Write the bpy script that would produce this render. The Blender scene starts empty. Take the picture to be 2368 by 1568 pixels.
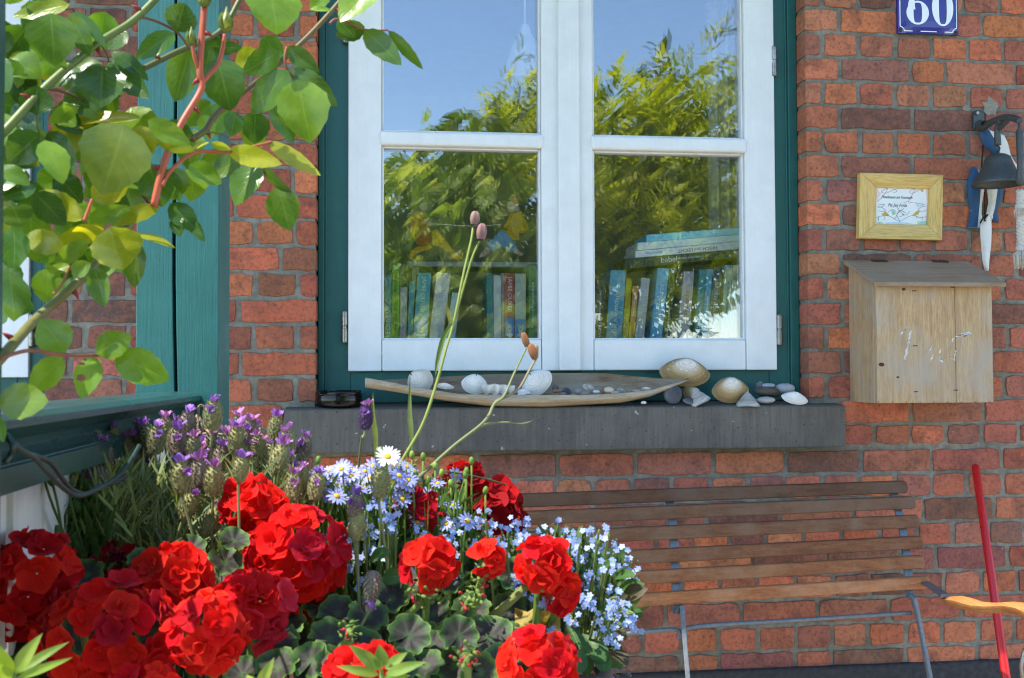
import bpy, bmesh, math, random
from mathutils import Vector as V, Matrix, noise as mnoise
R = random.Random(11)
rad = math.radians
S = bpy.context.scene
COL = S.collection

# ------------------------------------------------------------------ camera
EYE = V((0.0, -3.24, 1.22))
FPX, PW, PH = 2500.0, 2367.0, 1568.0           # focal length and frame in photo units
_y, _p, _r = rad(6.9), rad(1.74), rad(0.2)
fw = V((math.sin(_y)*math.cos(_p), math.cos(_y)*math.cos(_p), math.sin(_p)))
rt0 = V((math.cos(_y), -math.sin(_y), 0))
up0 = rt0.cross(fw)
rt = rt0*math.cos(_r) - up0*math.sin(_r)
upv = up0*math.cos(_r) + rt0*math.sin(_r)
cam = bpy.data.cameras.new('camera'); camo = bpy.data.objects.new('camera', cam); COL.objects.link(camo)
camo.matrix_world = Matrix(((rt.x, upv.x, -fw.x, EYE.x), (rt.y, upv.y, -fw.y, EYE.y), (rt.z, upv.z, -fw.z, EYE.z), (0, 0, 0, 1)))
cam.sensor_width = 36; cam.lens = 36*FPX/PW; cam.clip_start = 0.05; cam.clip_end = 2000
cam.dof.use_dof = True; cam.dof.focus_distance = 3.2; cam.dof.aperture_fstop = 18
S.camera = camo

def ray(px, py):
    return fw + rt*((px-PW/2)/FPX) - upv*((py-PH/2)/FPX)
def at(px, py, Y):
    d = ray(px, py); return EYE + d*((Y-EYE.y)/d.y)
def atz(px, py, z):
    d = ray(px, py); return EYE + d*((z-EYE.z)/d.z)
def px_of(p):
    q = p-EYE; k = q.dot(fw); return (PW/2+q.dot(rt)/k*FPX, PH/2-q.dot(upv)/k*FPX)
def scale_at(Y):                                # metres per photo unit near that plane
    return (Y-EYE.y)/FPX

# ------------------------------------------------------------------ light
SUN = V((-0.47, -0.22, 0.85)).normalized()
w = bpy.data.worlds.new("World"); S.world = w; w.use_nodes = True
nt = w.node_tree; bg = nt.nodes['Background']
sky = nt.nodes.new('ShaderNodeTexSky'); sky.sky_type = 'NISHITA'; sky.sun_disc = False
sky.sun_elevation = math.asin(SUN.z); sky.sun_rotation = math.atan2(SUN.x, SUN.y)
sky.altitude = 0; sky.air_density = 1.0; sky.dust_density = 0.0; sky.ozone_density = 3.5
nt.links.new(sky.outputs[0], bg.inputs[0]); bg.inputs[1].default_value = 0.15
sl = bpy.data.lights.new('sun', 'SUN'); sl.energy = 3.0; sl.angle = rad(0.5); sl.color = (1, .93, .82)
so = bpy.data.objects.new('sun', sl); COL.objects.link(so)
so.rotation_euler = SUN.to_track_quat('Z', 'Y').to_euler(); so.location = (-4, -4, 8)
vs = S.view_settings
vs.view_transform = 'Standard'; vs.look = 'None'; vs.exposure = 1.75; vs.gamma = 1; vs.use_curve_mapping = False
S.cycles.use_denoising = True; S.cycles.filter_width = 1.15
S.cycles.max_bounces = 10; S.cycles.transparent_max_bounces = 24; S.cycles.glossy_bounces = 4; S.cycles.diffuse_bounces = 4
S.cycles.sample_clamp_indirect = 4

# ------------------------------------------------------------------ materials
class Mat:
    def __init__(s, name):
        s.m = bpy.data.materials.new(name); s.m.use_nodes = True
        s.t = s.m.node_tree; s.b = s.t.nodes['Principled BSDF']; s.o = s.t.nodes['Material Output']
    def n(s, typ, **kw):
        x = s.t.nodes.new('ShaderNode'+typ)
        for k, v in kw.items(): setattr(x, k, v)
        return x
    def l(s, a, b): s.t.links.new(a, b)
    def val(s, sock, v):
        if hasattr(v, 'is_output'): s.l(v, sock)
        else: sock.default_value = v
    def mix(s, fac, a, b, blend='MIX'):
        x = s.n('Mix', data_type='RGBA', blend_type=blend)
        s.val(x.inputs[0], fac)
        for i, c in ((6, a), (7, b)):
            s.val(x.inputs[i], (c[0], c[1], c[2], 1) if isinstance(c, tuple) else c)
        return x.outputs[2]
    def math(s, op, a, b=0.0, c=None):
        x = s.n('Math', operation=op); s.val(x.inputs[0], a); s.val(x.inputs[1], b)
        if c is not None: s.val(x.inputs[2], c)
        return x.outputs[0]
    def coords(s, kind='Object', scale=(1, 1, 1), rnd=False):
        tc = s.n('TexCoord').outputs[kind]
        mp = s.n('Mapping'); mp.inputs['Scale'].default_value = scale; s.l(tc, mp.inputs[0])
        if rnd:
            oi = s.n('ObjectInfo').outputs['Random']; cb = s.n('CombineXYZ')
            for i, k in enumerate((17., 31., 23.)): s.l(s.math('MULTIPLY', oi, k), cb.inputs[i])
            s.l(cb.outputs[0], mp.inputs['Location'])
        return mp.outputs[0]
    def noise(s, vec, scale, detail=4, rough=.55, dist=0):
        x = s.n('TexNoise'); s.l(vec, x.inputs['Vector']); x.inputs['Scale'].default_value = scale
        x.inputs['Detail'].default_value = detail; x.inputs['Roughness'].default_value = rough; x.inputs['Distortion'].default_value = dist
        return x.outputs['Fac']
    def ramp(s, fac, stops):
        x = s.n('ValToRGB'); s.l(fac, x.inputs[0]); e = x.color_ramp.elements
        while len(e) < len(stops): e.new(.5)
        for el, (p, c) in zip(e, stops):
            el.position = p; el.color = (c, c, c, 1) if isinstance(c, (int, float)) else (c[0], c[1], c[2], 1)
        return x.outputs[0]
    def bump(s, h, strength=.4, dist=.002, prev=None):
        x = s.n('Bump'); x.inputs['Strength'].default_value = strength; x.inputs['Distance'].default_value = dist
        s.l(h, x.inputs['Height'])
        if prev is not None: s.l(prev, x.inputs['Normal'])
        return x.outputs[0]
    def done(s, col=None, rough=None, nrm=None, metal=None, spec=None, trans=None, tcol=None, sheen=None):
        b = s.b
        if col is not None: s.val(b.inputs['Base Color'], (*col, 1) if isinstance(col, tuple) else col)
        if rough is not None: s.val(b.inputs['Roughness'], rough)
        if nrm is not None: s.l(nrm, b.inputs['Normal'])
        if metal is not None: b.inputs['Metallic'].default_value = metal
        if spec is not None: b.inputs['Specular IOR Level'].default_value = spec
        if sheen is not None: b.inputs['Sheen Weight'].default_value = sheen
        if trans is not None:
            tr = s.n('BsdfTranslucent'); s.val(tr.inputs[0], (*tcol, 1) if isinstance(tcol, tuple) else tcol)
            if nrm is not None: s.l(nrm, tr.inputs['Normal'])
            mx = s.n('MixShader'); mx.inputs[0].default_value = trans
            s.l(b.outputs[0], mx.inputs[1]); s.l(tr.outputs[0], mx.inputs[2]); s.l(mx.outputs[0], s.o.inputs[0])
        return s.m
    def ocol(s): return s.n('ObjectInfo').outputs['Color']

def plain(name, col, rough=.5, var=.18, nscale=30, bump=.15, bdist=.001, metal=0., spec=.4, scale=(1, 1, 1), dark=None, rnd=False):
    m = Mat(name); c = m.coords(scale=scale, rnd=rnd); n = m.noise(c, nscale, 6, .6); n2 = m.noise(c, nscale*.17, 4, .6)
    dk = dark or tuple(x*(1-2*var) for x in col); lt = tuple(min(1, x*(1+var)) for x in col)
    a = m.mix(m.ramp(n, ((.3, 0.), (.7, 1.))), dk, lt); a = m.mix(m.ramp(n2, ((.35, 0.), (.65, .6))), a, col)
    return m.done(a, m.ramp(n2, ((.3, max(0, rough-.1)), (.7, min(1, rough+.12)))), m.bump(n, bump, bdist), metal, spec)

def brick_mat():
    m = Mat('brick_clay'); c = m.coords(rnd=True); oc = m.ocol()
    n1 = m.noise(c, 11, 5, .65, .6); n2 = m.noise(c, 95, 6, .7); n3 = m.noise(c, 30, 4, .6); n4 = m.noise(c, 420, 2, .5); n5 = m.noise(c, 20, 5, .7, 1.5)
    a = m.mix(m.ramp(n1, ((.46, 0.), (.66, .8))), oc, m.mix(.72, oc, (.06, .042, .038)))
    a = m.mix(m.ramp(n3, ((.38, .0), (.72, .5))), a, (.42, .145, .075))
    a = m.mix(m.ramp(n2, ((.3, .7), (.52, 0.))), a, (.07, .04, .033))
    a = m.mix(m.ramp(n2, ((.60, 0.), (.78, .6))), a, (.50, .31, .22))
    a = m.mix(m.ramp(n5, ((.62, 0.), (.76, .35))), a, (.34, .27, .21))
    pit = m.ramp(m.noise(c, 130, 2, .6), ((.25, 1.), (.29, 0.)))
    a = m.mix(m.math('MULTIPLY', pit, .75), a, (.025, .018, .016))
    a = m.mix(m.ramp(m.noise(c, 60, 3, .7, 1.5), ((.71, 0.), (.75, .75))), a, (.50, .45, .38))
    h = m.math('ADD', m.math('MULTIPLY', n2, .9), m.math('MULTIPLY', n4, .4)); h = m.math('SUBTRACT', m.math('ADD', h, n3), m.math('MULTIPLY', pit, 1.4))
    return m.done(a, .85, m.bump(h, .7, .003), spec=.2)
def mortar_mat(name, col, dk):
    m = Mat(name); c = m.coords(); n1 = m.noise(c, 7, 5, .6); n2 = m.noise(c, 260, 6, .7); n3 = m.noise(c, 40, 5, .6)
    a = m.mix(m.ramp(n1, ((.36, 0.), (.64, 1.))), dk, col); a = m.mix(m.ramp(n3, ((.35, .55), (.6, 0.))), a, tuple(x*.45 for x in dk))
    a = m.mix(m.ramp(n2, ((.55, 0.), (.75, .5))), a, tuple(min(1, x*1.5) for x in col))
    return m.done(a, .95, m.bump(m.math('ADD', n2, m.math('MULTIPLY', n3, 1.5)), .8, .003), spec=.15)
def wood_mat(name, c1, c2, axis='X', ring=9, rough=.7, weather=None, bump=.3, rnd=True, tintobj=False):
    m = Mat(name); sc = {'X': (1.2, 16, 16), 'Y': (16, 1.2, 16), 'Z': (16, 16, 1.2)}[axis]
    c = m.coords(scale=sc, rnd=rnd); n = m.noise(c, ring*.45, 5, .6, .6); n2 = m.noise(c, ring*3, 6, .7)
    a = m.mix(m.ramp(n, ((.36, 0.), (.62, 1.))), c1, c2)
    a = m.mix(m.ramp(n2, ((.35, .55), (.55, 0.))), a, tuple(x*.45 for x in c1))
    if weather:
        c3 = m.coords(rnd=rnd); n3 = m.noise(c3, 6, 5, .65); a = m.mix(m.ramp(n3, ((.42, 0.), (.66, .85))), a, weather)
    if tintobj: a = m.mix(1., a, m.ocol(), 'MULTIPLY')
    return m.done(a, rough, m.bump(n2, bump, .0012), spec=.3)
def paint_mat(name, col, axis='Z', rough=.45, wear=None, spec=.4, grain=.35, var=1.):
    m = Mat(name); sc = {'X': (2, 60, 60), 'Y': (60, 2, 60), 'Z': (60, 60, 2)}[axis]
    c = m.coords(scale=sc); g = m.noise(c, 4, 5, .6); c2 = m.coords(); n = m.noise(c2, 12, 5, .65); f = m.noise(c2, 300, 3, .6)
    a = m.mix(m.ramp(n, ((.3, 0.), (.7, 1.))), tuple(x*(1-.16*var) for x in col), tuple(min(1, x*(1+.1*var)) for x in col))
    a = m.mix(m.ramp(g, ((.3, .25*var), (.5, 0.))), a, tuple(x*.6 for x in col))
    if wear: a = m.mix(m.ramp(m.noise(c2, 60, 4, .7), ((.70, 0.), (.74, .8))), a, wear)
    return m.done(a, m.ramp(n, ((.3, rough-.08), (.7, rough+.1))), m.bump(m.math('ADD', g, m.math('MULTIPLY', f, .3)), grain, .0012), spec=spec)

def leaf_mat(name, edge=None, trans=.32, rough=.36, spec=.5, vein=.35, tint=(1.9, 1.6, .5), vb=1.):
    """leaf colour comes from the object's own colour; veins and rim from the leaf's UV"""
    m = Mat(name); uv = m.n('TexCoord').outputs['UV']; sx = m.n('SeparateXYZ'); m.l(uv, sx.inputs[0])
    u = m.math('ABSOLUTE', m.math('SUBTRACT', sx.outputs[0], .5)); v = sx.outputs[1]
    oc = m.ocol(); c = m.coords(rnd=True); n = m.noise(c, 45, 4, .6)
    a = m.mix(m.ramp(n, ((.3, 0.), (.7, 1.))), m.mix(1., oc, (.72, .8, .7), 'MULTIPLY'), m.mix(1., oc, (1.2, 1.12, 1.1), 'MULTIPLY'))
    mid = m.ramp(u, ((0.0, 1.), (.035, 0.)))
    side = m.math('PINGPONG', m.math('SUBTRACT', m.math('MULTIPLY', v, 7.), m.math('MULTIPLY', u, 5.)), .5)
    sv = m.ramp(side, ((0., .5), (.10, 0.)))
    vv = m.math('MAXIMUM', mid, sv)
    a = m.mix(m.math('MULTIPLY', vv, vein), a, m.mix(.5, oc, (.45, .55, .18)))
    if edge: a = m.mix(m.ramp(u, ((.44, 0.), (.5, .8))), a, edge)
    t = m.mix(1., a, (*tint,), 'MULTIPLY')
    h = m.math('SUBTRACT', m.math('MULTIPLY', n, .4), m.math('MULTIPLY', vv, vb))
    return m.done(a, rough, m.bump(h, .3, .0008), spec=spec, trans=trans, tcol=t)
def petal_mat(name, trans=.3, base=None, vein=True, tint=(1.3, 1., 1.), rough=.5, spec=.25, sheen=.25, core=None, rim=False):
    m = Mat(name); uv = m.n('TexCoord').outputs['UV']; sx = m.n('SeparateXYZ'); m.l(uv, sx.inputs[0])
    a = m.ocol() if base is None else m.mix(0., base, base)
    c = m.coords(rnd=True); n = m.noise(c, 60, 4, .6)
    a = m.mix(m.ramp(n, ((.3, 0.), (.7, 1.))), m.mix(1., a, (.75, .7, .75), 'MULTIPLY'), a)
    nr = None
    if vein:
        cb = m.n('CombineXYZ'); m.l(m.math('MULTIPLY', sx.outputs[0], 26.), cb.inputs[0]); m.l(m.math('MULTIPLY', sx.outputs[1], 1.3), cb.inputs[1])
        vn = m.noise(cb.outputs[0], 1., 2, .5); a = m.mix(m.ramp(vn, ((.38, .45), (.55, 0.))), a, m.mix(1., a, (.6, .3, .4), 'MULTIPLY'))
        nr = m.bump(vn, .25, .0006)
    if rim: a = m.mix(m.ramp(sx.outputs[1], ((.72, 0.), (1., .5))), a, m.mix(1., a, (1.35, 2.6, 2.0), 'MULTIPLY'))
    if core: a = m.mix(m.ramp(sx.outputs[1], ((.08, .9), (.3, 0.))), a, core)
    return m.done(a, rough, nr, spec=spec, trans=trans, tcol=m.mix(1., a, tint, 'MULTIPLY'), sheen=sheen)
def zonal_mat():
    m = Mat('zonal_leaf'); uv = m.n('TexCoord').outputs['UV']; sx = m.n('SeparateXYZ'); m.l(uv, sx.inputs[0])
    r = sx.outputs[0]; an = sx.outputs[1]; oc = m.ocol(); c = m.coords(rnd=True); n = m.noise(c, 50, 4, .6)
    rr = m.math('ADD', r, m.math('MULTIPLY', m.math('SUBTRACT', n, .5), .25))
    a = m.mix(m.ramp(rr, ((.1, .35), (.3, .95), (.66, .85), (.84, 0.))), oc, (.032, .022, .022))
    ve = m.ramp(m.math('PINGPONG', m.math('MULTIPLY', an, 7.), .5), ((0., .8), (.06, 0.)))
    a = m.mix(m.math('MULTIPLY', ve, .35), a, (.10, .16, .04))
    a = m.mix(m.ramp(r, ((.9, 0.), (1., .6))), a, (.19, .30, .05))
    return m.done(a, .5, m.bump(m.math('SUBTRACT', n, ve), .35, .001), spec=.35, trans=.22, tcol=m.mix(1., a, (1.6, 1.4, .5), 'MULTIPLY'))
def glass_mat(name, refl):
    m = Mat(name); m.t.nodes.remove(m.b)
    tr = m.n('BsdfTransparent'); tr.inputs[0].default_value = (.98, .995, .99, 1)
    gl = m.n('BsdfGlossy'); gl.inputs['Roughness'].default_value = 0; gl.inputs[0].default_value = (1, 1, 1, 1)
    lw = m.n('LayerWeight'); lw.inputs[0].default_value = .3
    f = m.math('ADD', refl, m.math('MULTIPLY', lw.outputs['Fresnel'], .25))
    c = m.coords(); nz = m.noise(c, 2.2, 2, .5); m.l(m.bump(nz, .02, .002), gl.inputs['Normal'])
    mx = m.n('MixShader'); m.l(f, mx.inputs[0]); m.l(tr.outputs[0], mx.inputs[1]); m.l(gl.outputs[0], mx.inputs[2]); m.l(mx.outputs[0], m.o.inputs[0])
    return m.m
def objcol_mat(name, rough=.5, spec=.4, var=.2, metal=0.):
    m = Mat(name); c = m.coords(rnd=True); n = m.noise(c, 40, 5, .6); oc = m.ocol()
    a = m.mix(m.ramp(n, ((.3, var), (.7, 0.))), oc, m.mix(1., oc, (.5, .5, .5), 'MULTIPLY'))
    return m.done(a, rough, m.bump(n, .15, .001), metal, spec)
def shell_mat(name, c1, c2, c3, freq=16):
    m = Mat(name); uv = m.n('TexCoord').outputs['UV']; sx = m.n('SeparateXYZ'); m.l(uv, sx.inputs[0])
    c = m.coords(rnd=True); n = m.noise(c, 60, 5, .65)
    v = m.math('ADD', sx.outputs[1], m.math('MULTIPLY', m.math('SUBTRACT', n, .5), .22))
    a = m.ramp(v, ((.30, c1), (.62, c2), (.88, c3), (1., c2)))
    cb = m.n('CombineXYZ'); m.l(m.math('MULTIPLY', sx.outputs[1], freq*1.), cb.inputs[0]); m.l(m.math('MULTIPLY', sx.outputs[0], 1.2), cb.inputs[1])
    st = m.noise(cb.outputs[0], 1.6, 4, .7)
    a = m.mix(m.ramp(st, ((.36, .55), (.56, 0.))), a, tuple(x*.55 for x in c2))
    a = m.mix(m.ramp(n, ((.62, 0.), (.72, .7))), a, tuple(min(1, x*1.2) for x in c1))
    return m.done(a, .6, m.bump(m.math('ADD', st, m.math('MULTIPLY', n, .3)), .5, .0015), spec=.35)

M = {}
M['brick'] = brick_mat()
M['mortar'] = mortar_mat('mortar', (.30, .28, .225), (.205, .19, .15))
M['teal'] = paint_mat('teal_paint', (.013, .105, .092), 'Z', .42, wear=(.03, .13, .12), grain=.5)
M['teal_post'] = paint_mat('teal_post_paint', (.019, .118, .105), 'Z', .42, grain=.6)
M['rail'] = paint_mat('dark_green_paint', (.014, .062, .058), 'Y', .3, wear=(.05, .09, .08), spec=.6)
M['white'] = paint_mat('white_paint', (.78, .79, .77), 'Z', .38, grain=.12, var=.4)
M['picket'] = paint_mat('picket_paint', (.68, .68, .62), 'Z', .6, wear=(.35, .3, .22), grain=.5)
M['cream'] = paint_mat('cream_paint', (.58, .5, .36), 'Z', .6, grain=.5)
def stone_mat():
    m = Mat('sill_stone'); c = m.coords(); n = m.noise(c, 170, 5, .65); st = m.noise(m.coords(scale=(30, 30, 2.2)), 3, 5, .65); lo = m.noise(c, 5, 5, .65); pit = m.ramp(m.noise(c, 120, 1, .4), ((.27, 1.), (.31, 0.)))
    a = m.mix(m.ramp(lo, ((.35, 0.), (.65, 1.))), (.10, .09, .077), (.155, .14, .118)); a = m.mix(m.ramp(st, ((.38, .5), (.6, 0.))), a, (.075, .07, .062))
    a = m.mix(m.ramp(n, ((.6, 0.), (.8, .4))), a, (.22, .20, .175)); a = m.mix(m.math('MULTIPLY', pit, .7), a, (.03, .028, .026)); a = m.mix(m.ramp(m.noise(c, 40, 2, .5), ((.74, 0.), (.76, .8))), a, (.40, .38, .35))
    return m.done(a, .8, m.bump(m.math('SUBTRACT', m.math('ADD', n, st), pit), .5, .002), spec=.25)
M['stone'] = stone_mat()
M['plinth'] = plain('plinth_tar', (.05, .05, .052), .8, .3, 50, .5, .003, spec=.3)
M['steel'] = plain('worn_steel', (.35, .34, .32), .35, .2, 80, .2, .0005, metal=.9, dark=(.1, .09, .08))
M['bench_metal'] = plain('bench_steel', (.17, .185, .195), .42, .2, 120, .2, .0005, metal=.35, spec=.5)
M['iron'] = plain('grey_cast_iron', (.075, .085, .082), .5, .2, 180, .3, .0006, metal=.25, spec=.45)
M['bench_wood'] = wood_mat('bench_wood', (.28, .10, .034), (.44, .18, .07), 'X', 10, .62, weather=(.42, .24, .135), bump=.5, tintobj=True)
M['arm_wood'] = wood_mat('arm_wood', (.34, .13, .035), (.46, .21, .07), 'Y', 6, .5, bump=.3)
M['box_wood'] = wood_mat('box_wood', (.42, .26, .125), (.56, .38, .20), 'Z', 8, .75, weather=(.40, .34, .27), bump=.4)
M['lid_wood'] = wood_mat('lid_wood', (.28, .18, .10), (.42, .29, .18), 'X', 8, .8, weather=(.36, .27, .19), bump=.6)
M['pine'] = wood_mat('pine_frame', (.66, .42, .12), (.78, .54, .19), 'X', 7, .42, bump=.15)
M['pine_v'] = wood_mat('pine_frame_upright', (.66, .42, .12), (.78, .54, .19), 'Z', 7, .42, bump=.15)
M['husk'] = wood_mat('palm_husk', (.36, .27, .16), (.52, .42, .29), 'X', 7, .6, weather=(.36, .32, .27), bump=.5)
M['husk_in'] = wood_mat('palm_husk_inside', (.17, .10, .055), (.36, .28, .19), 'X', 3, .75, weather=(.30, .25, .19), bump=.6)
M['black_glass'] = plain('black_glass', (.006, .005, .005), .12, .1, 20, .0, spec=.35)
M['red_pole'] = plain('red_plastic', (.55, .012, .012), .3, .1, 30, .05, spec=.5)
M['enamel'] = plain('blue_enamel', (.022, .02, .24), .16, .1, 30, .05, .0006, spec=.6)
M['enamel_w'] = plain('white_enamel', (.86, .87, .86), .18, .05, 30, .03, spec=.6)
M['rust'] = plain('rust', (.10, .045, .025), .8, .35, 120, .4, spec=.2)
M['rope'] = plain('white_rope', (.62, .57, .49), .9, .2, 300, .6, .001, spec=.1)
M['string'] = plain('dark_string', (.03, .022, .02), .9, .2, 300, .4, .0006, spec=.1)
M['fish_blue'] = paint_mat('worn_blue_paint', (.018, .075, .17), 'Z', .6, wear=(.6, .62, .6), grain=.5)
M['fish_white'] = paint_mat('worn_white_paint', (.74, .72, .66), 'Z', .6, wear=(.35, .3, .25), grain=.6)
M['card'] = plain('card', (.84, .85, .82), .7, .04, 14, .02, spec=.2)
M['ink'] = plain('grey_ink', (.05, .055, .06), .7, .1, 20, 0)
M['ink_red'] = plain('red_ink', (.35, .06, .06), .7, .1, 20, 0)
M['ochre'] = plain('ochre_wash', (.68, .46, .10), .7, .2, 90, 0)
M['wash_pink'] = plain('pink_wash', (.85, .66, .60), .7, .1, 60, 0)
M['wash_green'] = plain('green_wash', (.42, .66, .46), .7, .2, 60, 0)
M['wash_blue'] = plain('blue_wash', (.55, .68, .80), .7, .1, 60, 0)
M['chalk'] = plain('chalk_paint', (.72, .72, .68), .8, .1, 200, .1)
M['cable'] = plain('green_cable', (.02, .045, .04), .45, .15, 90, .1)
M['twig'] = wood_mat('dry_twig', (.22, .15, .085), (.42, .32, .2), 'X', 5, .8)
M['wicker'] = wood_mat('wicker', (.07, .05, .04), (.14, .10, .08), 'X', 8, .7, bump=.5)
M['soil'] = plain('soil', (.03, .022, .016), .95, .4, 60, 1., .01, spec=.1)
M['rose_leaf'] = leaf_mat('rose_leaf', trans=.45, rough=.27, spec=.6, vein=.32, vb=.5)
M['cane'] = objcol_mat('rose_cane', .45, .4, .35)
M['stem'] = objcol_mat('plant_stem', .6, .25, .35)
M['blade'] = leaf_mat('narrow_leaf', trans=.25, rough=.6, spec=.25, vein=.15)
M['fm_leaf'] = leaf_mat('broad_leaf', trans=.25, rough=.45, spec=.35, edge=(.10, .07, .035))
M['sprig'] = leaf_mat('sprig_leaf', trans=.4, rough=.5, spec=.3, vein=.2)
M['zonal'] = zonal_mat()
M['geranium'] = petal_mat('geranium_petal', trans=.38, tint=(1.25, 1., 1.), rough=.6, spec=.08, sheen=.08, rim=True)
M['petal'] = petal_mat('pale_petal', trans=.3, vein=False, sheen=.05)
M['yellow'] = plain('pollen_yellow', (.75, .48, .02), .7, .3, 400, .6, .001)
M['bud_green'] = objcol_mat('bud_green', .6, .25, .35)
M['bract'] = objcol_mat('lavender_bract', .8, .15, .5)
M['glass_a'] = glass_mat('window_glass', .145)
M['book'] = objcol_mat('book_cover', .4, .4, .1)
M['print_white'] = plain('print_white', (.8, .82, .82), .5, .02, 20, 0)
M['print_black'] = plain('print_black', (.03, .03, .03), .5, .02, 20, 0)
M['print_blue'] = plain('print_blue', (.12, .32, .62), .5, .02, 20, 0)
M['print_red'] = plain('print_red', (.30, .03, .05), .5, .02, 20, 0)
M['print_cream'] = plain('print_cream', (.72, .70, .50), .5, .02, 20, 0)
M['paper_y'] = petal_mat('yellow_paper', trans=.5, base=(.72, .50, .03), vein=False)
M['paper_o'] = petal_mat('russet_paper', trans=.5, base=(.50, .17, .04), vein=False)
M['paper_b'] = petal_mat('blue_paper', trans=.5, base=(.16, .46, .72), vein=False)
M['paper_s'] = petal_mat('skin_paper', trans=.5, base=(.62, .52, .38), vein=False)
M['room'] = plain('room_plaster', (.5, .47, .42), .9, .05, 10, 0)
M['floor'] = plain('room_boards', (.14, .09, .05), .6, .2, 10, 0)
M['lamp'] = plain('lamp_white', (.80, .82, .84), .35, .03, 10, 0)
M['curtain'] = petal_mat('curtain_cloth', trans=.4, base=(.72, .76, .80), vein=False)
M['bark'] = plain('bark', (.09, .07, .05), .9, .3, 30, .8, .01)
M['tree_leaf'] = leaf_mat('tree_leaf', tint=(1.5, 1.5, .5), trans=.5, rough=.4, spec=.4, vein=.3)
M['ground'] = plain('garden_lawn', (.07, .10, .03), .95, .3, 8, .5, .02)
M['terrace'] = plain('terrace_paving', (.46, .40, .32), .85, .2, 25, .4, .004)
M['render_wall'] = plain('plain_render', (.42, .36, .3), .9, .1, 20, .3, .004)
M['fleck'] = plain('render_patch', (.29, .265, .21), .9, .15, 90, .6, .003)

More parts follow.
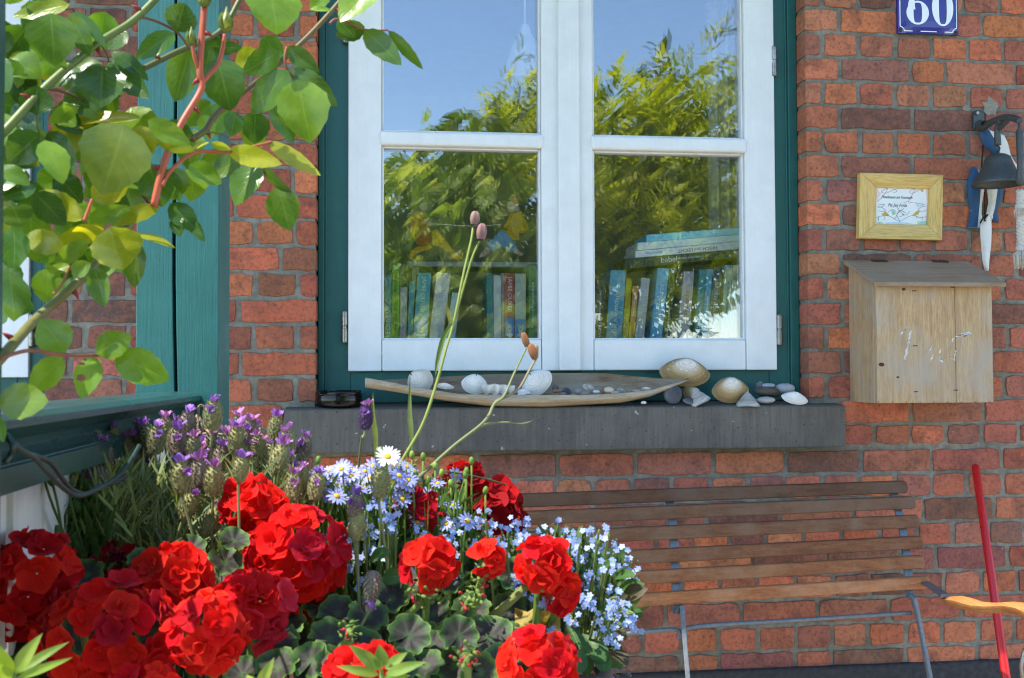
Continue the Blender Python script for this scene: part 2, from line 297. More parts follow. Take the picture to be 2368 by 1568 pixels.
# ------------------------------------------------------------------ mesh building
WL = {}                                              # world location of every built object
class MB:
    def __init__(s): s.v = []; s.f = []; s.mi = []; s.uv = []
    def add(s, vs, fs, mi=0, uv=None):
        o = len(s.v); s.v += [V(x) for x in vs]; s.uv += (uv if uv else [(0, 0)]*len(vs))
        for f in fs: s.f.append(tuple(i+o for i in f)); s.mi.append(mi)
        return s
    def box(s, a, b, mi=0):
        x0, y0, z0 = a; x1, y1, z1 = b
        return s.add([(x0, y0, z0), (x1, y0, z0), (x1, y1, z0), (x0, y1, z0), (x0, y0, z1), (x1, y0, z1), (x1, y1, z1), (x0, y1, z1)],
                     [(0, 3, 2, 1), (4, 5, 6, 7), (0, 1, 5, 4), (1, 2, 6, 5), (2, 3, 7, 6), (3, 0, 4, 7)], mi)
    def prism(s, poly, off, mi=0, mis=None):         # closed polygon (3D points, counter-clockwise seen from -off side) pushed along off
        n = len(poly); off = V(off); ps = [V(p) for p in poly]
        s.add(ps+[p+off for p in ps], [tuple(range(n))[::1]], mi)
        o = len(s.v)-2*n
        s.f.append(tuple(o+n+i for i in range(n))[::-1]); s.mi.append(mi if mis is None else mis)
        for i in range(n):
            j = (i+1) % n; s.f.append((o+j, o+i, o+n+i, o+n+j)); s.mi.append(mi if mis is None else mis)
        return s
    def tube(s, pts, r, n=8, mi=0, cap=True, flat=None):
        pts = [V(p) for p in pts]; m = len(pts); rs = r if isinstance(r, (list, tuple)) else [r]*m
        t0 = (pts[1]-pts[0]).normalized(); a = t0.orthogonal().normalized(); vs = []; uv = []
        for i in range(m):
            t = (pts[min(i+1, m-1)]-pts[max(i-1, 0)]).normalized()
            a = (a-t*a.dot(t)); a = a.normalized() if a.length > 1e-6 else t.orthogonal().normalized(); b = t.cross(a)
            for k in range(n):
                an = 2*math.pi*k/n; vs.append(pts[i]+(a*math.cos(an)+b*math.sin(an)*(flat or 1))*rs[i]); uv.append((k/n, i/(m-1)))
        fs = [(i*n+k, i*n+(k+1) % n, (i+1)*n+(k+1) % n, (i+1)*n+k) for i in range(m-1) for k in range(n)]
        if cap: fs += [tuple(range(n))[::-1], tuple((m-1)*n+k for k in range(n))]
        return s.add(vs, fs, mi, uv)
    def lathe(s, prof, c, n=24, mi=0, ax=(1, 1)):
        c = V(c); vs = []; m = len(prof)
        for r, z in prof:
            for k in range(n):
                an = 2*math.pi*k/n; vs.append(c+V((r*math.cos(an)*ax[0], r*math.sin(an)*ax[1], z)))
        fs = [(i*n+k, i*n+(k+1) % n, (i+1)*n+(k+1) % n, (i+1)*n+k) for i in range(m-1) for k in range(n)]
        return s.add(vs, fs, mi)
    def grid(s, P, uv=None, mi=0, flip=False):
        a, b = len(P), len(P[0]); vs = [p for row in P for p in row]
        fs = [(i*b+j, i*b+j+1, (i+1)*b+j+1, (i+1)*b+j) for i in range(a-1) for j in range(b-1)]
        if flip: fs = [f[::-1] for f in fs]
        return s.add(vs, fs, mi, uv or [(j/(b-1), i/(a-1)) for i in range(a) for j in range(b)])
    def ball(s, c, r, n=8, m=6, mi=0):
        c = V(c); rr = V(r) if hasattr(r, '__len__') else V((r, r, r)); vs = []; uv = []
        for i in range(m+1):
            th = math.pi*i/m
            for k in range(n):
                an = 2*math.pi*k/n; vs.append(c+V((rr.x*math.sin(th)*math.cos(an), rr.y*math.sin(th)*math.sin(an), rr.z*math.cos(th)))); uv.append((k/n, i/m))
        return s.add(vs, [(i*n+k, (i+1)*n+k, (i+1)*n+(k+1) % n, i*n+(k+1) % n) for i in range(m) for k in range(n)], mi, uv)
    def mesh(s, name, mats, off=V((0, 0, 0)), smooth=False, recalc=False):
        me = bpy.data.meshes.new(name); me.from_pydata([v-off for v in s.v], [], s.f)
        for m in (mats if isinstance(mats, (list, tuple)) else [mats]): me.materials.append(M[m] if isinstance(m, str) else m)
        me.polygons.foreach_set('material_index', s.mi)
        ul = me.uv_layers.new(name='UVMap'); idx = [0]*len(me.loops); me.loops.foreach_get('vertex_index', idx)
        flat = []
        for i in idx: flat += s.uv[i]
        ul.data.foreach_set('uv', flat)
        if smooth: me.polygons.foreach_set('use_smooth', [True]*len(me.polygons))
        if recalc:
            b = bmesh.new(); b.from_mesh(me); bmesh.ops.recalc_face_normals(b, faces=b.faces); b.to_mesh(me); b.free()
        me.update(); return me
    def build(s, name, mats, parent=None, smooth=False, bevel=0, seg=2, color=None, loc=None):
        if parent is not None: off = WL[parent.name]
        elif loc is not None: off = V(loc)
        else:
            xs = [v.x for v in s.v]; ys = [v.y for v in s.v]; off = V(((min(xs)+max(xs))/2, (min(ys)+max(ys))/2, min(v.z for v in s.v)))
        o = bpy.data.objects.new(name, s.mesh(name, mats, off, smooth, bool(bevel))); COL.objects.link(o)
        if parent is not None: o.parent = parent
        else: o.location = off
        WL[o.name] = off.copy()
        if bevel:
            b = o.modifiers.new('edge', 'BEVEL'); b.width = bevel; b.segments = seg; b.limit_method = 'ANGLE'; b.angle_limit = rad(40)
        if color: o.color = (*color, 1)
        return o
def inst(name, me, mw, parent, color=None):                # shared mesh placed by a world matrix
    o = bpy.data.objects.new(name, me); COL.objects.link(o)
    if parent is not None:
        o.parent = parent; o.matrix_basis = Matrix.Translation(-WL[parent.name]) @ mw
    else: o.matrix_basis = mw
    if color: o.color = (*color, 1)
    return o
def frame(loc, zdir, scale=1., spin=0., ydir=None):
    z = V(zdir).normalized(); x = z.orthogonal().normalized() if ydir is None else V(ydir).cross(z).normalized(); y = z.cross(x)
    m = Matrix((x, y, z)).transposed().to_4x4() @ Matrix.Rotation(spin, 4, 'Z') @ Matrix.Diagonal((scale, scale, scale, 1))
    m.translation = V(loc); return m
def tag(o, label=None, cat=None, group=None, kind=None):
    if label: o['label'] = label
    if cat: o['category'] = cat
    if group: o['group'] = group
    if kind: o['kind'] = kind
    return o
def thing(name, loc, label, cat, group=None):
    o = bpy.data.objects.new(name, None); COL.objects.link(o); o.location = V(loc); o.empty_display_size = .05
    WL[o.name] = V(loc); return tag(o, label, cat, group)
def text(name, s, loc, xd, ud, size, mat, parent, align='LEFT', shear=0., sx=1., bold=0., extr=.0002):
    c = bpy.data.curves.new(name, 'FONT'); c.body = s; c.size = size; c.align_x = align; c.align_y = 'CENTER'; c.shear = shear
    c.extrude = extr; c.offset = bold; c.resolution_u = 3; c.materials.append(M[mat])
    xd = V(xd).normalized(); ud = V(ud); ud = (ud-xd*ud.dot(xd)).normalized(); nn = xd.cross(ud)
    m = Matrix((xd*sx, ud, nn)).transposed().to_4x4(); m.translation = V(loc)
    tmp = bpy.data.objects.new(name, c); me = bpy.data.meshes.new_from_object(tmp); bpy.data.objects.remove(tmp); bpy.data.curves.remove(c)
    o = bpy.data.objects.new(name, me); COL.objects.link(o); o.parent = parent
    o.matrix_basis = Matrix.Translation(-WL[parent.name]) @ m; return o
def spline(pts, n=8):                                      # Catmull-Rom through the points
    pts = [V(p) for p in pts]; out = []
    for i in range(len(pts)-1):
        p0, p1, p2, p3 = pts[max(i-1, 0)], pts[i], pts[i+1], pts[min(i+2, len(pts)-1)]
        for k in range(n):
            t = k/n; out.append(.5*((2*p1)+(p2-p0)*t+(2*p0-5*p1+4*p2-p3)*t*t+(3*p1-p0-3*p2+p3)*t**3))
    return out+[pts[-1]]
def interp(tab, x):
    for (a, b), (c, d) in zip(tab, tab[1:]):
        if x <= c: return b+(d-b)*max(0, (x-a))/(c-a)
    return tab[-1][1]
# ================================================================== THE SETTING
YF = 0.062                                           # front of the sashes
YT = 0.080                                           # front of the teal frame
wx = lambda px, Y=YF: at(px, 500, Y).x
wz = lambda py, Y=YF: at(1300, py, Y).z
OX0, OX1 = at(735, 500, YT).x, at(1846, 500, YT).x-.004       # main window opening
SX0, SX1 = at(656, 990, -.06).x, at(1955, 980, -.06).x        # sill
SZT = at(1300, 943, -.06).z; SZB = at(1300, 1042, -.06).z     # sill front edge top / bottom
SZK = SZT+.014                                                # top of the sill against the frame
LX1 = at(126, 500, YT).x                                      # right edge of the second window
TOPZ, PLZ, WL0, WR1 = 3.1, at(1850, 1545, -.02).z, -2.9, 3.4

tag(MB().add([(-60, -60, 0), (60, -60, 0), (60, 20, 0), (-60, 20, 0)], [(0, 1, 2, 3)]).build('ground', 'ground'), kind='structure')
tag(MB().box((-2.9, -5.2, -.05), (6.5, .0, .02)).build('terrace', 'terrace'), kind='structure')
pl = MB().box((WL0, -.022, .02), (WR1, .3, PLZ)).build('wall_plinth', 'plinth', bevel=.012, seg=3)
tag(pl, kind='structure')

# ------------------------------------------------------------------ brick wall
wall = thing('brick_wall', (0, 0, PLZ), 'red brick house wall with grey mortar joints around the white window', 'wall')
mb = MB(); ym, yb = .0038, .30
e = .004
mb.box((WL0, ym, PLZ), (WR1, yb, SZB+.01))                                   # below the sill
mb.box((WL0, ym, SZB+.01), (SX0+.003, yb, SZT))                              # beside the sill
mb.box((SX1-.003, ym, SZB+.01), (WR1, yb, SZT))
mb.box((LX1+e, ym, SZT), (OX0-e, yb, TOPZ))                                  # between the windows
mb.box((OX1+e, ym, SZT), (WR1, yb, TOPZ))
mb.build('mortar', 'mortar', wall)

CO = .0772
zj0 = at(1849, 129, 0).z                                                     # one measured bed joint
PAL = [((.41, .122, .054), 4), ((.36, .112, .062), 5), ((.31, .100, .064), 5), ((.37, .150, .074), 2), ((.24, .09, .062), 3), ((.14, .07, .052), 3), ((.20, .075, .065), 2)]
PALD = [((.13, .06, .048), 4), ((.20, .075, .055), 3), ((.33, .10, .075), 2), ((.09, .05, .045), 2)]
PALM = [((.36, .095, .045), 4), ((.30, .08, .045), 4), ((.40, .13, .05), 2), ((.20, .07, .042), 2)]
def pick(pal):
    t = R.uniform(0, sum(k for _, k in pal))
    for c, k in pal:
        t -= k
        if t <= 0: break
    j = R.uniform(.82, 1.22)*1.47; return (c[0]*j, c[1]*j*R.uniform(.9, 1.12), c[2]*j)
def brick_shape(mb, x0, x1, z0, z1, deep):
    """rough-edged face with a worn arris; deep=+-1 gives the jamb face its full depth"""
    nl = 4 if x1-x0 < .15 else 7; pts = []
    j = lambda a=.0032: R.uniform(-a, a)
    for i in range(nl+1): pts.append((x0+(x1-x0)*i/nl+j(), z0+j()))
    pts.insert(nl+1, (x1+j(), (z0+z1)/2+j()))
    for i in range(nl+1): pts.append((x1-(x1-x0)*i/nl+j(), z1+j()))
    pts.append((x0+j(), (z0+z1)/2+j()))
    cx, cz = (x0+x1)/2, (z0+z1)/2; c = R.uniform(.001, .0055)
    for q, (sx, sz) in ((0, (1, 1)), (nl, (-1, 1)), (nl+2, (-1, -1)), (2*nl+2, (1, -1))): pts[q] = (pts[q][0]+sx*c*.7, pts[q][1]+sz*c*.7)
    if deep: pts = [((x1 if deep > 0 else x0) if abs(a-(x1 if deep > 0 else x0)) < .012 else a, b) for a, b in pts]
    n = len(pts); tl = j(.0012); tz = j(.0012)
    fy = lambda a, b: -.001+tl*(a-cx)/.1+tz*(b-cz)/.03
    ins = []
    for a, b in pts:
        d = math.hypot(a-cx, b-cz); k = R.uniform(.0010, .0022)
        ins.append((a-(1 if a > cx else -1)*min(k, abs(a-cx)), b-(1 if b > cz else -1)*min(k, abs(b-cz))))
    vs = [(a, fy(a, b), b) for a, b in ins]+[(a, fy(a, b)+.0022, b) for a, b in pts]+[(a, .085 if deep else .013, b) for a, b in pts]
    fs = [tuple(range(n))]+[(i+r*n, (i+1) % n+r*n, (i+1) % n+(r+1)*n, i+(r+1)*n) for r in range(2) for i in range(n)]
    mb.add(vs, fs)
bricks = []                                          # (seen, x0, x1, z0, z1, deep)
def row(k, xa, xb, za, zb, jl=0, jr=0, start=None):
    """fill one course from xa to xb; jl/jr = there is a window jamb at that end"""
    x = xa; first = True
    kind = 'h' if k % 2 == 0 else 's'
    out = []
    while x < xb-.02:
        if first and start is not None: L = start
        elif kind == 'h': L = .1075
        else: L = .226 if R.random() < .86 else .1075
        L *= R.uniform(.97, 1.03); x1 = x+L
        if x1 > xb-.045: x1 = xb
        out.append((x, min(x1, xb), za, zb)); x = x1+.0125*R.uniform(.75, 1.3); first = False
    for i, b in enumerate(out):
        bricks.append((*b, -1 if (jl and i == 0) else 1 if (jr and i == len(out)-1) else 0))
k0 = int((PLZ-zj0)/CO)-1
for k in range(k0, int((TOPZ-zj0)/CO)):
    za, zb = zj0+k*CO+.0055, zj0+(k+1)*CO-.0055
    if za < PLZ-.03: continue
    za = max(za, PLZ-.004); off = (.055 if k % 4 == 1 else .105 if k % 4 == 3 else 0.06 if k % 4 == 2 else .1)
    if zb < SZB+.012: row(k, WL0+off, WR1, za, zb)
    elif za < SZB+.012: row(k, WL0+off, WR1, za, min(zb, SZB-.004)) if SZB-.004-za > .025 else None
    if zb > SZB and za < SZT:
        a, b = max(za, SZB+.004 if za > SZB-.05 else za), min(zb, TOPZ)
        row(k, WL0+off, SX0-.008, a, b); row(k, SX1+.008, WR1, a, b)
        if zb > SZT+.03: row(k, OX1, SX1, max(a, SZT+.008), b, jl=1)
    elif za >= SZT-.001:
        row(k, LX1, OX0, za, zb, 1, 1, start=.06 if k % 2 else .10); row(k, OX1, WR1, za, zb, jl=1, start=.105 if k % 2 else .05)
def area(b):
    x, y = px_of(V(((b[0]+b[1])/2, 0, (b[2]+b[3])/2)))
    return -20 < x < PW+20 and -20 < y < PH+20
def hidden(b):                                       # behind the post, or behind the flowers
    x, y = px_of(V(((b[0]+b[1])/2, 0, (b[2]+b[3])/2))); return (320 < x < 500) or (x < 690 and y > 1060) or (x < 1050 and y > 1150) or (x < 1400 and y > 1300)
seenb = [b for b in bricks if area(b) and not hidden(b)]
seenb = seenb[:300]; rest = [b for b in bricks if b not in seenb]
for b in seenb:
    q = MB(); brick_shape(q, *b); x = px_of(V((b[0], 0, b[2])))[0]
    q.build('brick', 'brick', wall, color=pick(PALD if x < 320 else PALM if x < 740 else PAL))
    o = bpy.data.objects[-1] if False else None
q = MB()
for b in rest: brick_shape(q, *b)
tag(q.build('bricks_beyond', 'brick', wall, color=(.33, .085, .05)), kind='stuff')
# pale render smears on the wall by the bell bracket
q = MB()
for (cx, cy, r) in ((2290, 248, 20), (2234, 252, 10)):
    pts = []
    for i in range(14):
        an = 2*math.pi*i/14; rr = r*R.uniform(.45, 1.2); pts.append(at(cx+rr*math.cos(an), cy+rr*1.25*math.sin(an), -.0016))
    q.prism(pts, (0, .005, 0))
q.build('render_patch', 'fleck', wall)

# ------------------------------------------------------------------ stone sill under the window
q = MB(); yf, ybk = -.062, .22
q.prism([(SX0, yf, SZB), (SX0, yf, SZT), (SX0, -.045, SZT+.0035), (SX0, YT+.03, SZK), (SX0, ybk, SZK), (SX0, ybk, SZB)], (SX1-SX0, 0, 0))
tag(q.build('window_sill', 'stone', bevel=.006, seg=3), 'dark grey stone sill slab under the white window', 'window sill')

# ------------------------------------------------------------------ windows
def rbox(q, px0, px1, py0, py1, y0, y1, Y=YF): q.box((wx(px0, Y), y0, wz(py1, Y)), (wx(px1, Y), y1, wz(py0, Y)))
WTOP = wz(-160)
def window(name, label, X0, X1, sashes, hinges, zb, zsash):
    """teal frame, side-hung white sashes with a glazing bar each"""
    t = thing(name, ((X0+X1)/2, YT, zb), label, 'window')
    q = MB(); fw_ = .098
    for xa, xb in ((X0, X0+fw_), (X1-fw_, X1)):
        q.box((xa, YT, zb), (xb, .18, WTOP+.05))
    q.box((X0+fw_, YT, zb), (X1-fw_, .18, zsash+.05)); q.box((X0+fw_, YT, WTOP-.03), (X1-fw_, .18, WTOP+.05))
    f = q.build('frame', 'teal', t, bevel=.003)
    q = MB()                                          # moulded outer edge of the frame
    for xa, xb in ((X0, X0+.019), (X1-.030, X1)): q.box((xa, YT-.010, zb), (xb, YT+.004, WTOP+.05))
    for xa, xb in ((X0+.019, X0+.026), (X1-.037, X1-.030)): q.box((xa, YT-.004, zb), (xb, YT+.004, WTOP+.05))
    q.build('moulding', 'teal', f, bevel=.003)
    for (xa, xb, s0, s1) in sashes:                   # outer edges and the two inner edges of the stiles
        sx = MB(); z0, z1 = zsash, WTOP
        s = MB().box((xa, YF, z0), (s0, YF+.05, z1)).build('sash', 'white', t, bevel=.003)
        MB().box((s1, YF, z0), (xb, YF+.05, z1)).build('stile', 'white', s, bevel=.003)
        zr = wz(786)
        MB().box((s0+.0017, YF+.0015, z0), (s1-.0017, YF+.05, zr)).build('rail', 'white', s, bevel=.004)
        MB().box((s0+.0017, YF+.0015, z1-.08), (s1-.0017, YF+.05, z1)).build('rail', 'white', s, bevel=.004)
        zt0, zt1 = wz(345), wz(312)
        MB().box((s0-.006, YF-.010, zt0), (s1+.006, YF+.05, zt1)).build('glazing_bar', 'white', s, bevel=.010, seg=4)
        q = MB()                                      # putty bead round each pane
        for za, zb_ in ((zr, zt0), (zt1, z1-.08)):
            q.box((s0+.0006, YF+.012, za), (s0+.007, YF+.045, zb_)); q.box((s1-.007, YF+.012, za), (s1-.0006, YF+.045, zb_))
            q.box((s0+.007, YF+.012, za), (s1-.007, YF+.045, za+.006)); q.box((s0+.007, YF+.012, zb_-.006), (s1-.007, YF+.045, zb_))
        q.build('putty_bead', 'white', s, bevel=.002)
        for za, zb_ in ((zr, zt0), (zt1, z1-.08)):
            tx, tz = R.uniform(-.0015, .0015), R.uniform(-.001, .001)
            for yo, k in ((.027, 0), (.041, 1)):      # double glazing: outer and inner sheet
                g = MB(); A = YF+yo; dx, dz = (.0028*k+tx, .0022*k+tz)
                P = lambda x, z: (x, A+(x-(s0+s1)/2)*dx+(z-(za+zb_)/2)*dz, z)
                g.add([P(s0+.004, za+.003), P(s1-.004, za+.003), P(s1-.004, zb_-.003), P(s0+.004, zb_-.003)], [(0, 1, 2, 3)])
                g.build('pane', 'glass_a', s)
    for hx, hz, hl in hinges:
        h = MB().lathe([(0, -hl/2), (.0085, -hl/2+.002), (.0095, -hl/2+.005), (.0095, -.005), (.0075, -.004), (.0075, .004), (.0095, .005), (.0095, hl/2-.005), (.0085, hl/2-.002), (0, hl/2)],
                       (hx, YF+.004, hz), 16).build('hinge', 'steel', t, smooth=False, bevel=0)
    return t
s0l, s1l, s0r, s1r = wx(882), wx(1252), wx(1371), wx(1723)
win = window('casement_window', 'two leaf white casement window with teal frame reflecting garden trees', OX0+.001, OX1-.001,
    [(wx(805), wx(1312), s0l, s1l), (wx(1318), wx(1793), s0r, s1r)],
    [(wx(796), wz(757), .098), (wx(797), wz(80), .1), (wx(1800), wz(762), .1), (wx(1794), wz(126), .1)], SZK, wz(857))
MB().box((wx(1290), YF-.014, wz(857)), (wx(1340), YF-.0005, WTOP)).build('cover_strip', 'white', win, bevel=.005, seg=3)
lw0 = LX1-1.25
window('casement_window', 'second white casement window with teal frame behind the rose leaves, partly out of frame', lw0, LX1-.001,
    [(lw0+.08, at(68, 600, YF).x, lw0+.2, at(68, 600, YF).x-.095)], [(at(72, 765, YF).x, wz(765), .098), (at(73, 60, YF).x, wz(60), .1)], SZK, wz(868))

# ------------------------------------------------------------------ the room behind the window
RX0, RX1, RY0, RY1, RZ1 = -1.3, 2.9, .305, 3.6, 3.0
q = MB(); zf = .5
q.add([(RX0, RY1, zf), (RX1, RY1, zf), (RX1, RY1, RZ1), (RX0, RY1, RZ1)], [(0, 1, 2, 3)])
q.add([(RX0, RY0, zf), (RX0, RY1, zf), (RX0, RY1, RZ1), (RX0, RY0, RZ1)], [(0, 1, 2, 3)])
q.add([(RX1, RY0, zf), (RX1, RY1, zf), (RX1, RY1, RZ1), (RX1, RY0, RZ1)], [(0, 3, 2, 1)])
tag(q.build('room_wall', 'room'), kind='structure')
tag(MB().add([(RX0, .18, RZ1), (RX1, .18, RZ1), (RX1, RY1, RZ1), (RX0, RY1, RZ1)], [(0, 1, 2, 3)]).build('room_ceiling', 'room'), kind='structure')
tag(MB().add([(RX0, .18, zf), (RX1, .18, zf), (RX1, RY1, zf), (RX0, RY1, zf)], [(0, 3, 2, 1)]).build('room_floor', 'floor'), kind='structure')
tag(MB().box((WL0, ym, TOPZ), (WR1, .3, TOPZ+2.6)).build('upper_wall', 'mortar'), kind='structure')
shade_slab = MB().box((-7, -1.12, 3.32), (4.5, ym-.003, 3.38)); shade_slab.tube([(-7, -1.13, 3.37), (4.5, -1.13, 3.37)], .055, 12)  # unseen canopy added to keep direct sun off the wall
tag(shade_slab.build('added_shade_canopy', 'teal'), kind='structure')
# ================================================================== PORCH: post, rail, pickets
YP = -1.42
PX0, PX1 = at(315, 700, YP).x, at(505, 700, YP).x
t = thing('porch_post', ((PX0+PX1)/2, YP, .02), 'square blue green wooden porch post with a long drying crack', 'post')
q = MB(); D = PX1-PX0; xc = at(404, 700, YP).x
for za, zb, xa in ((.02, 3.2, xc),):
    n = 14; base = []
    def sec(z):
        wv = .006*math.sin(z*2.1)+.003*math.sin(z*7.3+1); o = .0012+.0016*max(0, math.sin(z*1.7-.6))
        x = xc+wv; return [(PX0, YP, z), (x-o, YP, z), (x, YP+.03, z), (x+o, YP, z), (PX1, YP, z), (PX1, YP+D, z), (PX0, YP+D, z)]
    secs = [sec(za+(zb-za)*i/40) for i in range(41)]
    m = len(secs[0]); vs = [p for s_ in secs for p in s_]
    q.add(vs, [(i*m+k, i*m+(k+1) % m, (i+1)*m+(k+1) % m, (i+1)*m+k) for i in range(40) for k in range(m)]+[tuple(range(m))[::-1], tuple(40*m+k for k in range(m))])
q.build('post_timber', 'teal_post', t, bevel=.0035)
MB().box((PX0-.02, YP-.02, .02), (PX1+.02, YP+D+.02, .09)).build('post_foot', 'plinth', t, bevel=.008)

# hand rail running from the post towards the camera
RXR = at(447, 960, YP).x                              # right-hand face of the rail
YN = EYE.y+ (at(14, 1000, -2.2).y-EYE.y)
def y_where(px, X):                                   # distance at which plane X meets image column px
    d = ray(px, 980); return EYE.y+d.y*(X-EYE.x)/d.x
YN = y_where(-60, RXR)
zt = at(440, 905, YP).z; zb = at(445, 1003, YP).z; H = zt-zb
fence = thing('porch_railing', (RXR-.03, (YP+YN)/2, .02), 'porch railing with dark green moulded hand rail over white boards', 'fence')
prof = [(-.105, 0), (-.105, .72), (-.095, .90), (-.07, .985), (-.03, 1.), (.002, .965), (.012, .9), (.012, .80), (.002, .70), (-.016, .60), (-.020, .48), (-.012, .38), (-.004, .345), (-.004, .325), (0, .31), (0, 0)]
P = [(RXR+a, YP, zb+H*b) for a, b in prof]
MB().prism(P, (0, YN-YP, 0)).build('hand_rail', 'rail', fence, bevel=.003)
y = YP-.02; k = 0
while y > YN+.02:
    wd = .086; a = R.uniform(-.002, .002)
    MB().box((RXR-.060+a, y-wd, .06), (RXR-.036+a, y, zb-.001)).build('picket', 'cream' if k % 5 == 4 else 'picket', fence, bevel=.003)
    y -= wd+R.uniform(.004, .010); k += 1
NX = at(11, 800, YN).x
# slender post where the rail ends
q = MB(); yn = YN; nx = at(11, 800, yn-.0).x
t = thing('porch_post', (nx-.04, yn-.045, .02), 'slender dark green near post cut by the left edge of the view', 'post')
MB().box((nx-.045, yn-.047, .02), (nx, yn-.002, 2.4)).build('post_timber', 'rail', t, bevel=.004)
MB().box((nx-.06, yn-.062, .02), (nx+.015, yn+.013, .08)).build('post_foot', 'plinth', t, bevel=.006)

# twisted green cable looping from the near post over the lavender
def crop(px0, py0, k): return lambda x, y: (px0+x*k, py0+y*k)
cb = crop(0, 867, .2395)
q = MB()
for lst, dy in ((((20, 560), (60, 575), (120, 640), (200, 720), (330, 800), (450, 930), (600, 1080), (740, 1165), (880, 1130), (1100, 1010), (1250, 840), (1345, 680)), 0.0),
                (((20, 640), (60, 590), (130, 680), (230, 755), (400, 800), (500, 860), (600, 1000), (700, 1110), (830, 1150), (960, 1075), (1100, 1040), (1230, 965)), .01),
                (((50, 840), (110, 760), (125, 690), (90, 610), (40, 570)), -.01)):
    pts = []
    for i, (x, y) in enumerate(lst):
        p = cb(x, y); f = max(0, (p[0]-60)/260); pts.append(at(p[0], p[1], yn-.0+.02+dy+.32*f+.006*math.sin(i*2.2)))
    q.tube(spline(pts, 6), .0024, 7)
tag(q.build('light_cable', 'cable', smooth=True), 'twisted dark green cable looping from the near post above the lavender', 'cable')

# ================================================================== THINGS ON THE WALL
W8 = crop(1503, 520, .3651)
# ---- letter box
YB0, YB1 = -.002, -.185
bx0 = at(*W8(1428, 700), YB1).x; bx1 = at(*W8(2172, 700), YB1).x
bzb = at(*W8(1428, 1130), YB1).z; bzf = at(*W8(1700, 385), YB1).z
zbk = at(*W8(1600, 226), YB0).z; zfr = at(*W8(1800, 358), YB1-.02).z
box = thing('letter_box', ((bx0+bx1)/2, YB1/2, bzb), 'weathered wooden letter box with slanted hinged lid and worn paint marks', 'letter box')
sl_ = (zbk-zfr)/(abs(YB1)+.02)
th = .013
q = MB(); xs = [bx0]+[bx0+(bx1-bx0)*f for f in (.335, .405, .695)]+[bx1]
q.box((bx0+.002, YB1, bzb), (bx0+(bx1-bx0)*.675-.0006, YB1+th, zfr-.004)); q.box((bx0+(bx1-bx0)*.675+.0006, YB1, bzb), (bx1-.002, YB1+th, zfr-.004))
q.build('front_board', 'box_wood', box, bevel=.002)
for xa, xb in ((bx0, bx0+th), (bx1-th, bx1)):
    xx = xa; MB().prism([(xa, YB1+th+.0008, bzb), (xa, YB0, bzb), (xa, YB0, zbk-.006), (xa, YB1+th+.0008, zbk-.006-sl_*(abs(YB1)-th))], (xb-xa, 0, 0)).build('side_board', 'box_wood', box, bevel=.0015)
MB().box((bx0+th+.001, YB1+th+.001, bzb+.004), (bx1-th-.001, YB0, bzb+th)).build('bottom_board', 'box_wood', box)
MB().box((bx0+th+.001, YB0-.012, bzb+th+.001), (bx1-th-.001, YB0, zbk-.02)).build('back_board', 'box_wood', box)
lx0, lx1 = at(*W8(1221, 222), YB0).x, at(*W8(2246, 360), YB1-.02).x
lid = MB().prism([(lx0, YB0, zbk), (lx0, YB1-.028, zbk-sl_*(abs(YB1)+.028)), (lx0, YB1-.028, zbk-sl_*(abs(YB1)+.028)-.013), (lx0, YB0, zbk-.013)], (lx1-lx0, 0, 0)).build('lid', 'lid_wood', box, bevel=.0025)
for hx in (1452, 1836):
    a = at(*W8(hx-48, 238), YB0-.012).x; b = at(*W8(hx+48, 238), YB0-.012).x; z = zbk-sl_*.012
    MB().prism([(a, YB0-.004, z+.0065), (a, YB0-.020, z+.0005), (a, YB0-.020, z-.002), (a, YB0-.004, z+.003)], (b-a, 0, 0)).build('hinge', 'rust', lid, bevel=.0008)
q = MB()
for (x, y) in ((1673, 418), (1678, 766), (1683, 1057), (1935, 1047), (1915, 395)):
    p = at(*W8(x, y), YB1-.0006); q.box((p.x-.007, p.y, p.z-.0014), (p.x+.007, p.y+.003, p.z+.0014))
for i in range(9):
    p = at(*W8(1445+i*88, 1122), YB1-.0006); q.box((p.x-.0015, p.y, p.z-.0015), (p.x+.0015, p.y+.003, p.z+.0015))
tag(q.build('nail', 'rust', box), kind='stuff')
q = MB()
def dab(x0, y0, x1, y1, wd, n):
    for i in range(n):
        f = R.random(); x, y = x0+(x1-x0)*f+R.uniform(-wd, wd)*.5, y0+(y1-y0)*f; L = R.uniform(.25, .6)*wd*1.6
        a = math.atan2(y1-y0, x1-x0)+R.uniform(-.2, .2); c, s_ = math.cos(a), math.sin(a); pts = []
        for u, v in ((-1.6, -.2), (-.6, -.45), (.7, -.4), (1.6, .1), (.6, .45), (-.7, .35)):
            pts.append(at(*W8(x+(u*c-v*s_)*L, y+(u*s_+v*c)*L), YB1-.0008))
        q.prism(pts, (0, .0016, 0))
dab(1590, 690, 1632, 640, 10, 12); dab(1650, 670, 1612, 860, 10, 26); dab(1780, 770, 1772, 800, 8, 4); dab(1792, 825, 1775, 865, 8, 6)
dab(1835, 790, 1832, 810, 8, 3); dab(1832, 840, 1850, 866, 12, 7); dab(1905, 745, 1925, 715, 10, 4); dab(1900, 845, 1925, 855, 9, 6); dab(1935, 800, 1925, 850, 7, 4)
dab(1945, 705, 2025, 690, 12, 12); dab(1975, 690, 2020, 680, 9, 6)
tag(q.build('paint_mark', 'chalk', box), kind='stuff')
p = at(*W8(1990, 695), YB1-.0012); MB().lathe([(0, 0), (.0055, 0), (.0055, .002), (0, .002)], (0, 0, 0), 12).build  # knot hole rim below
q = MB(); 
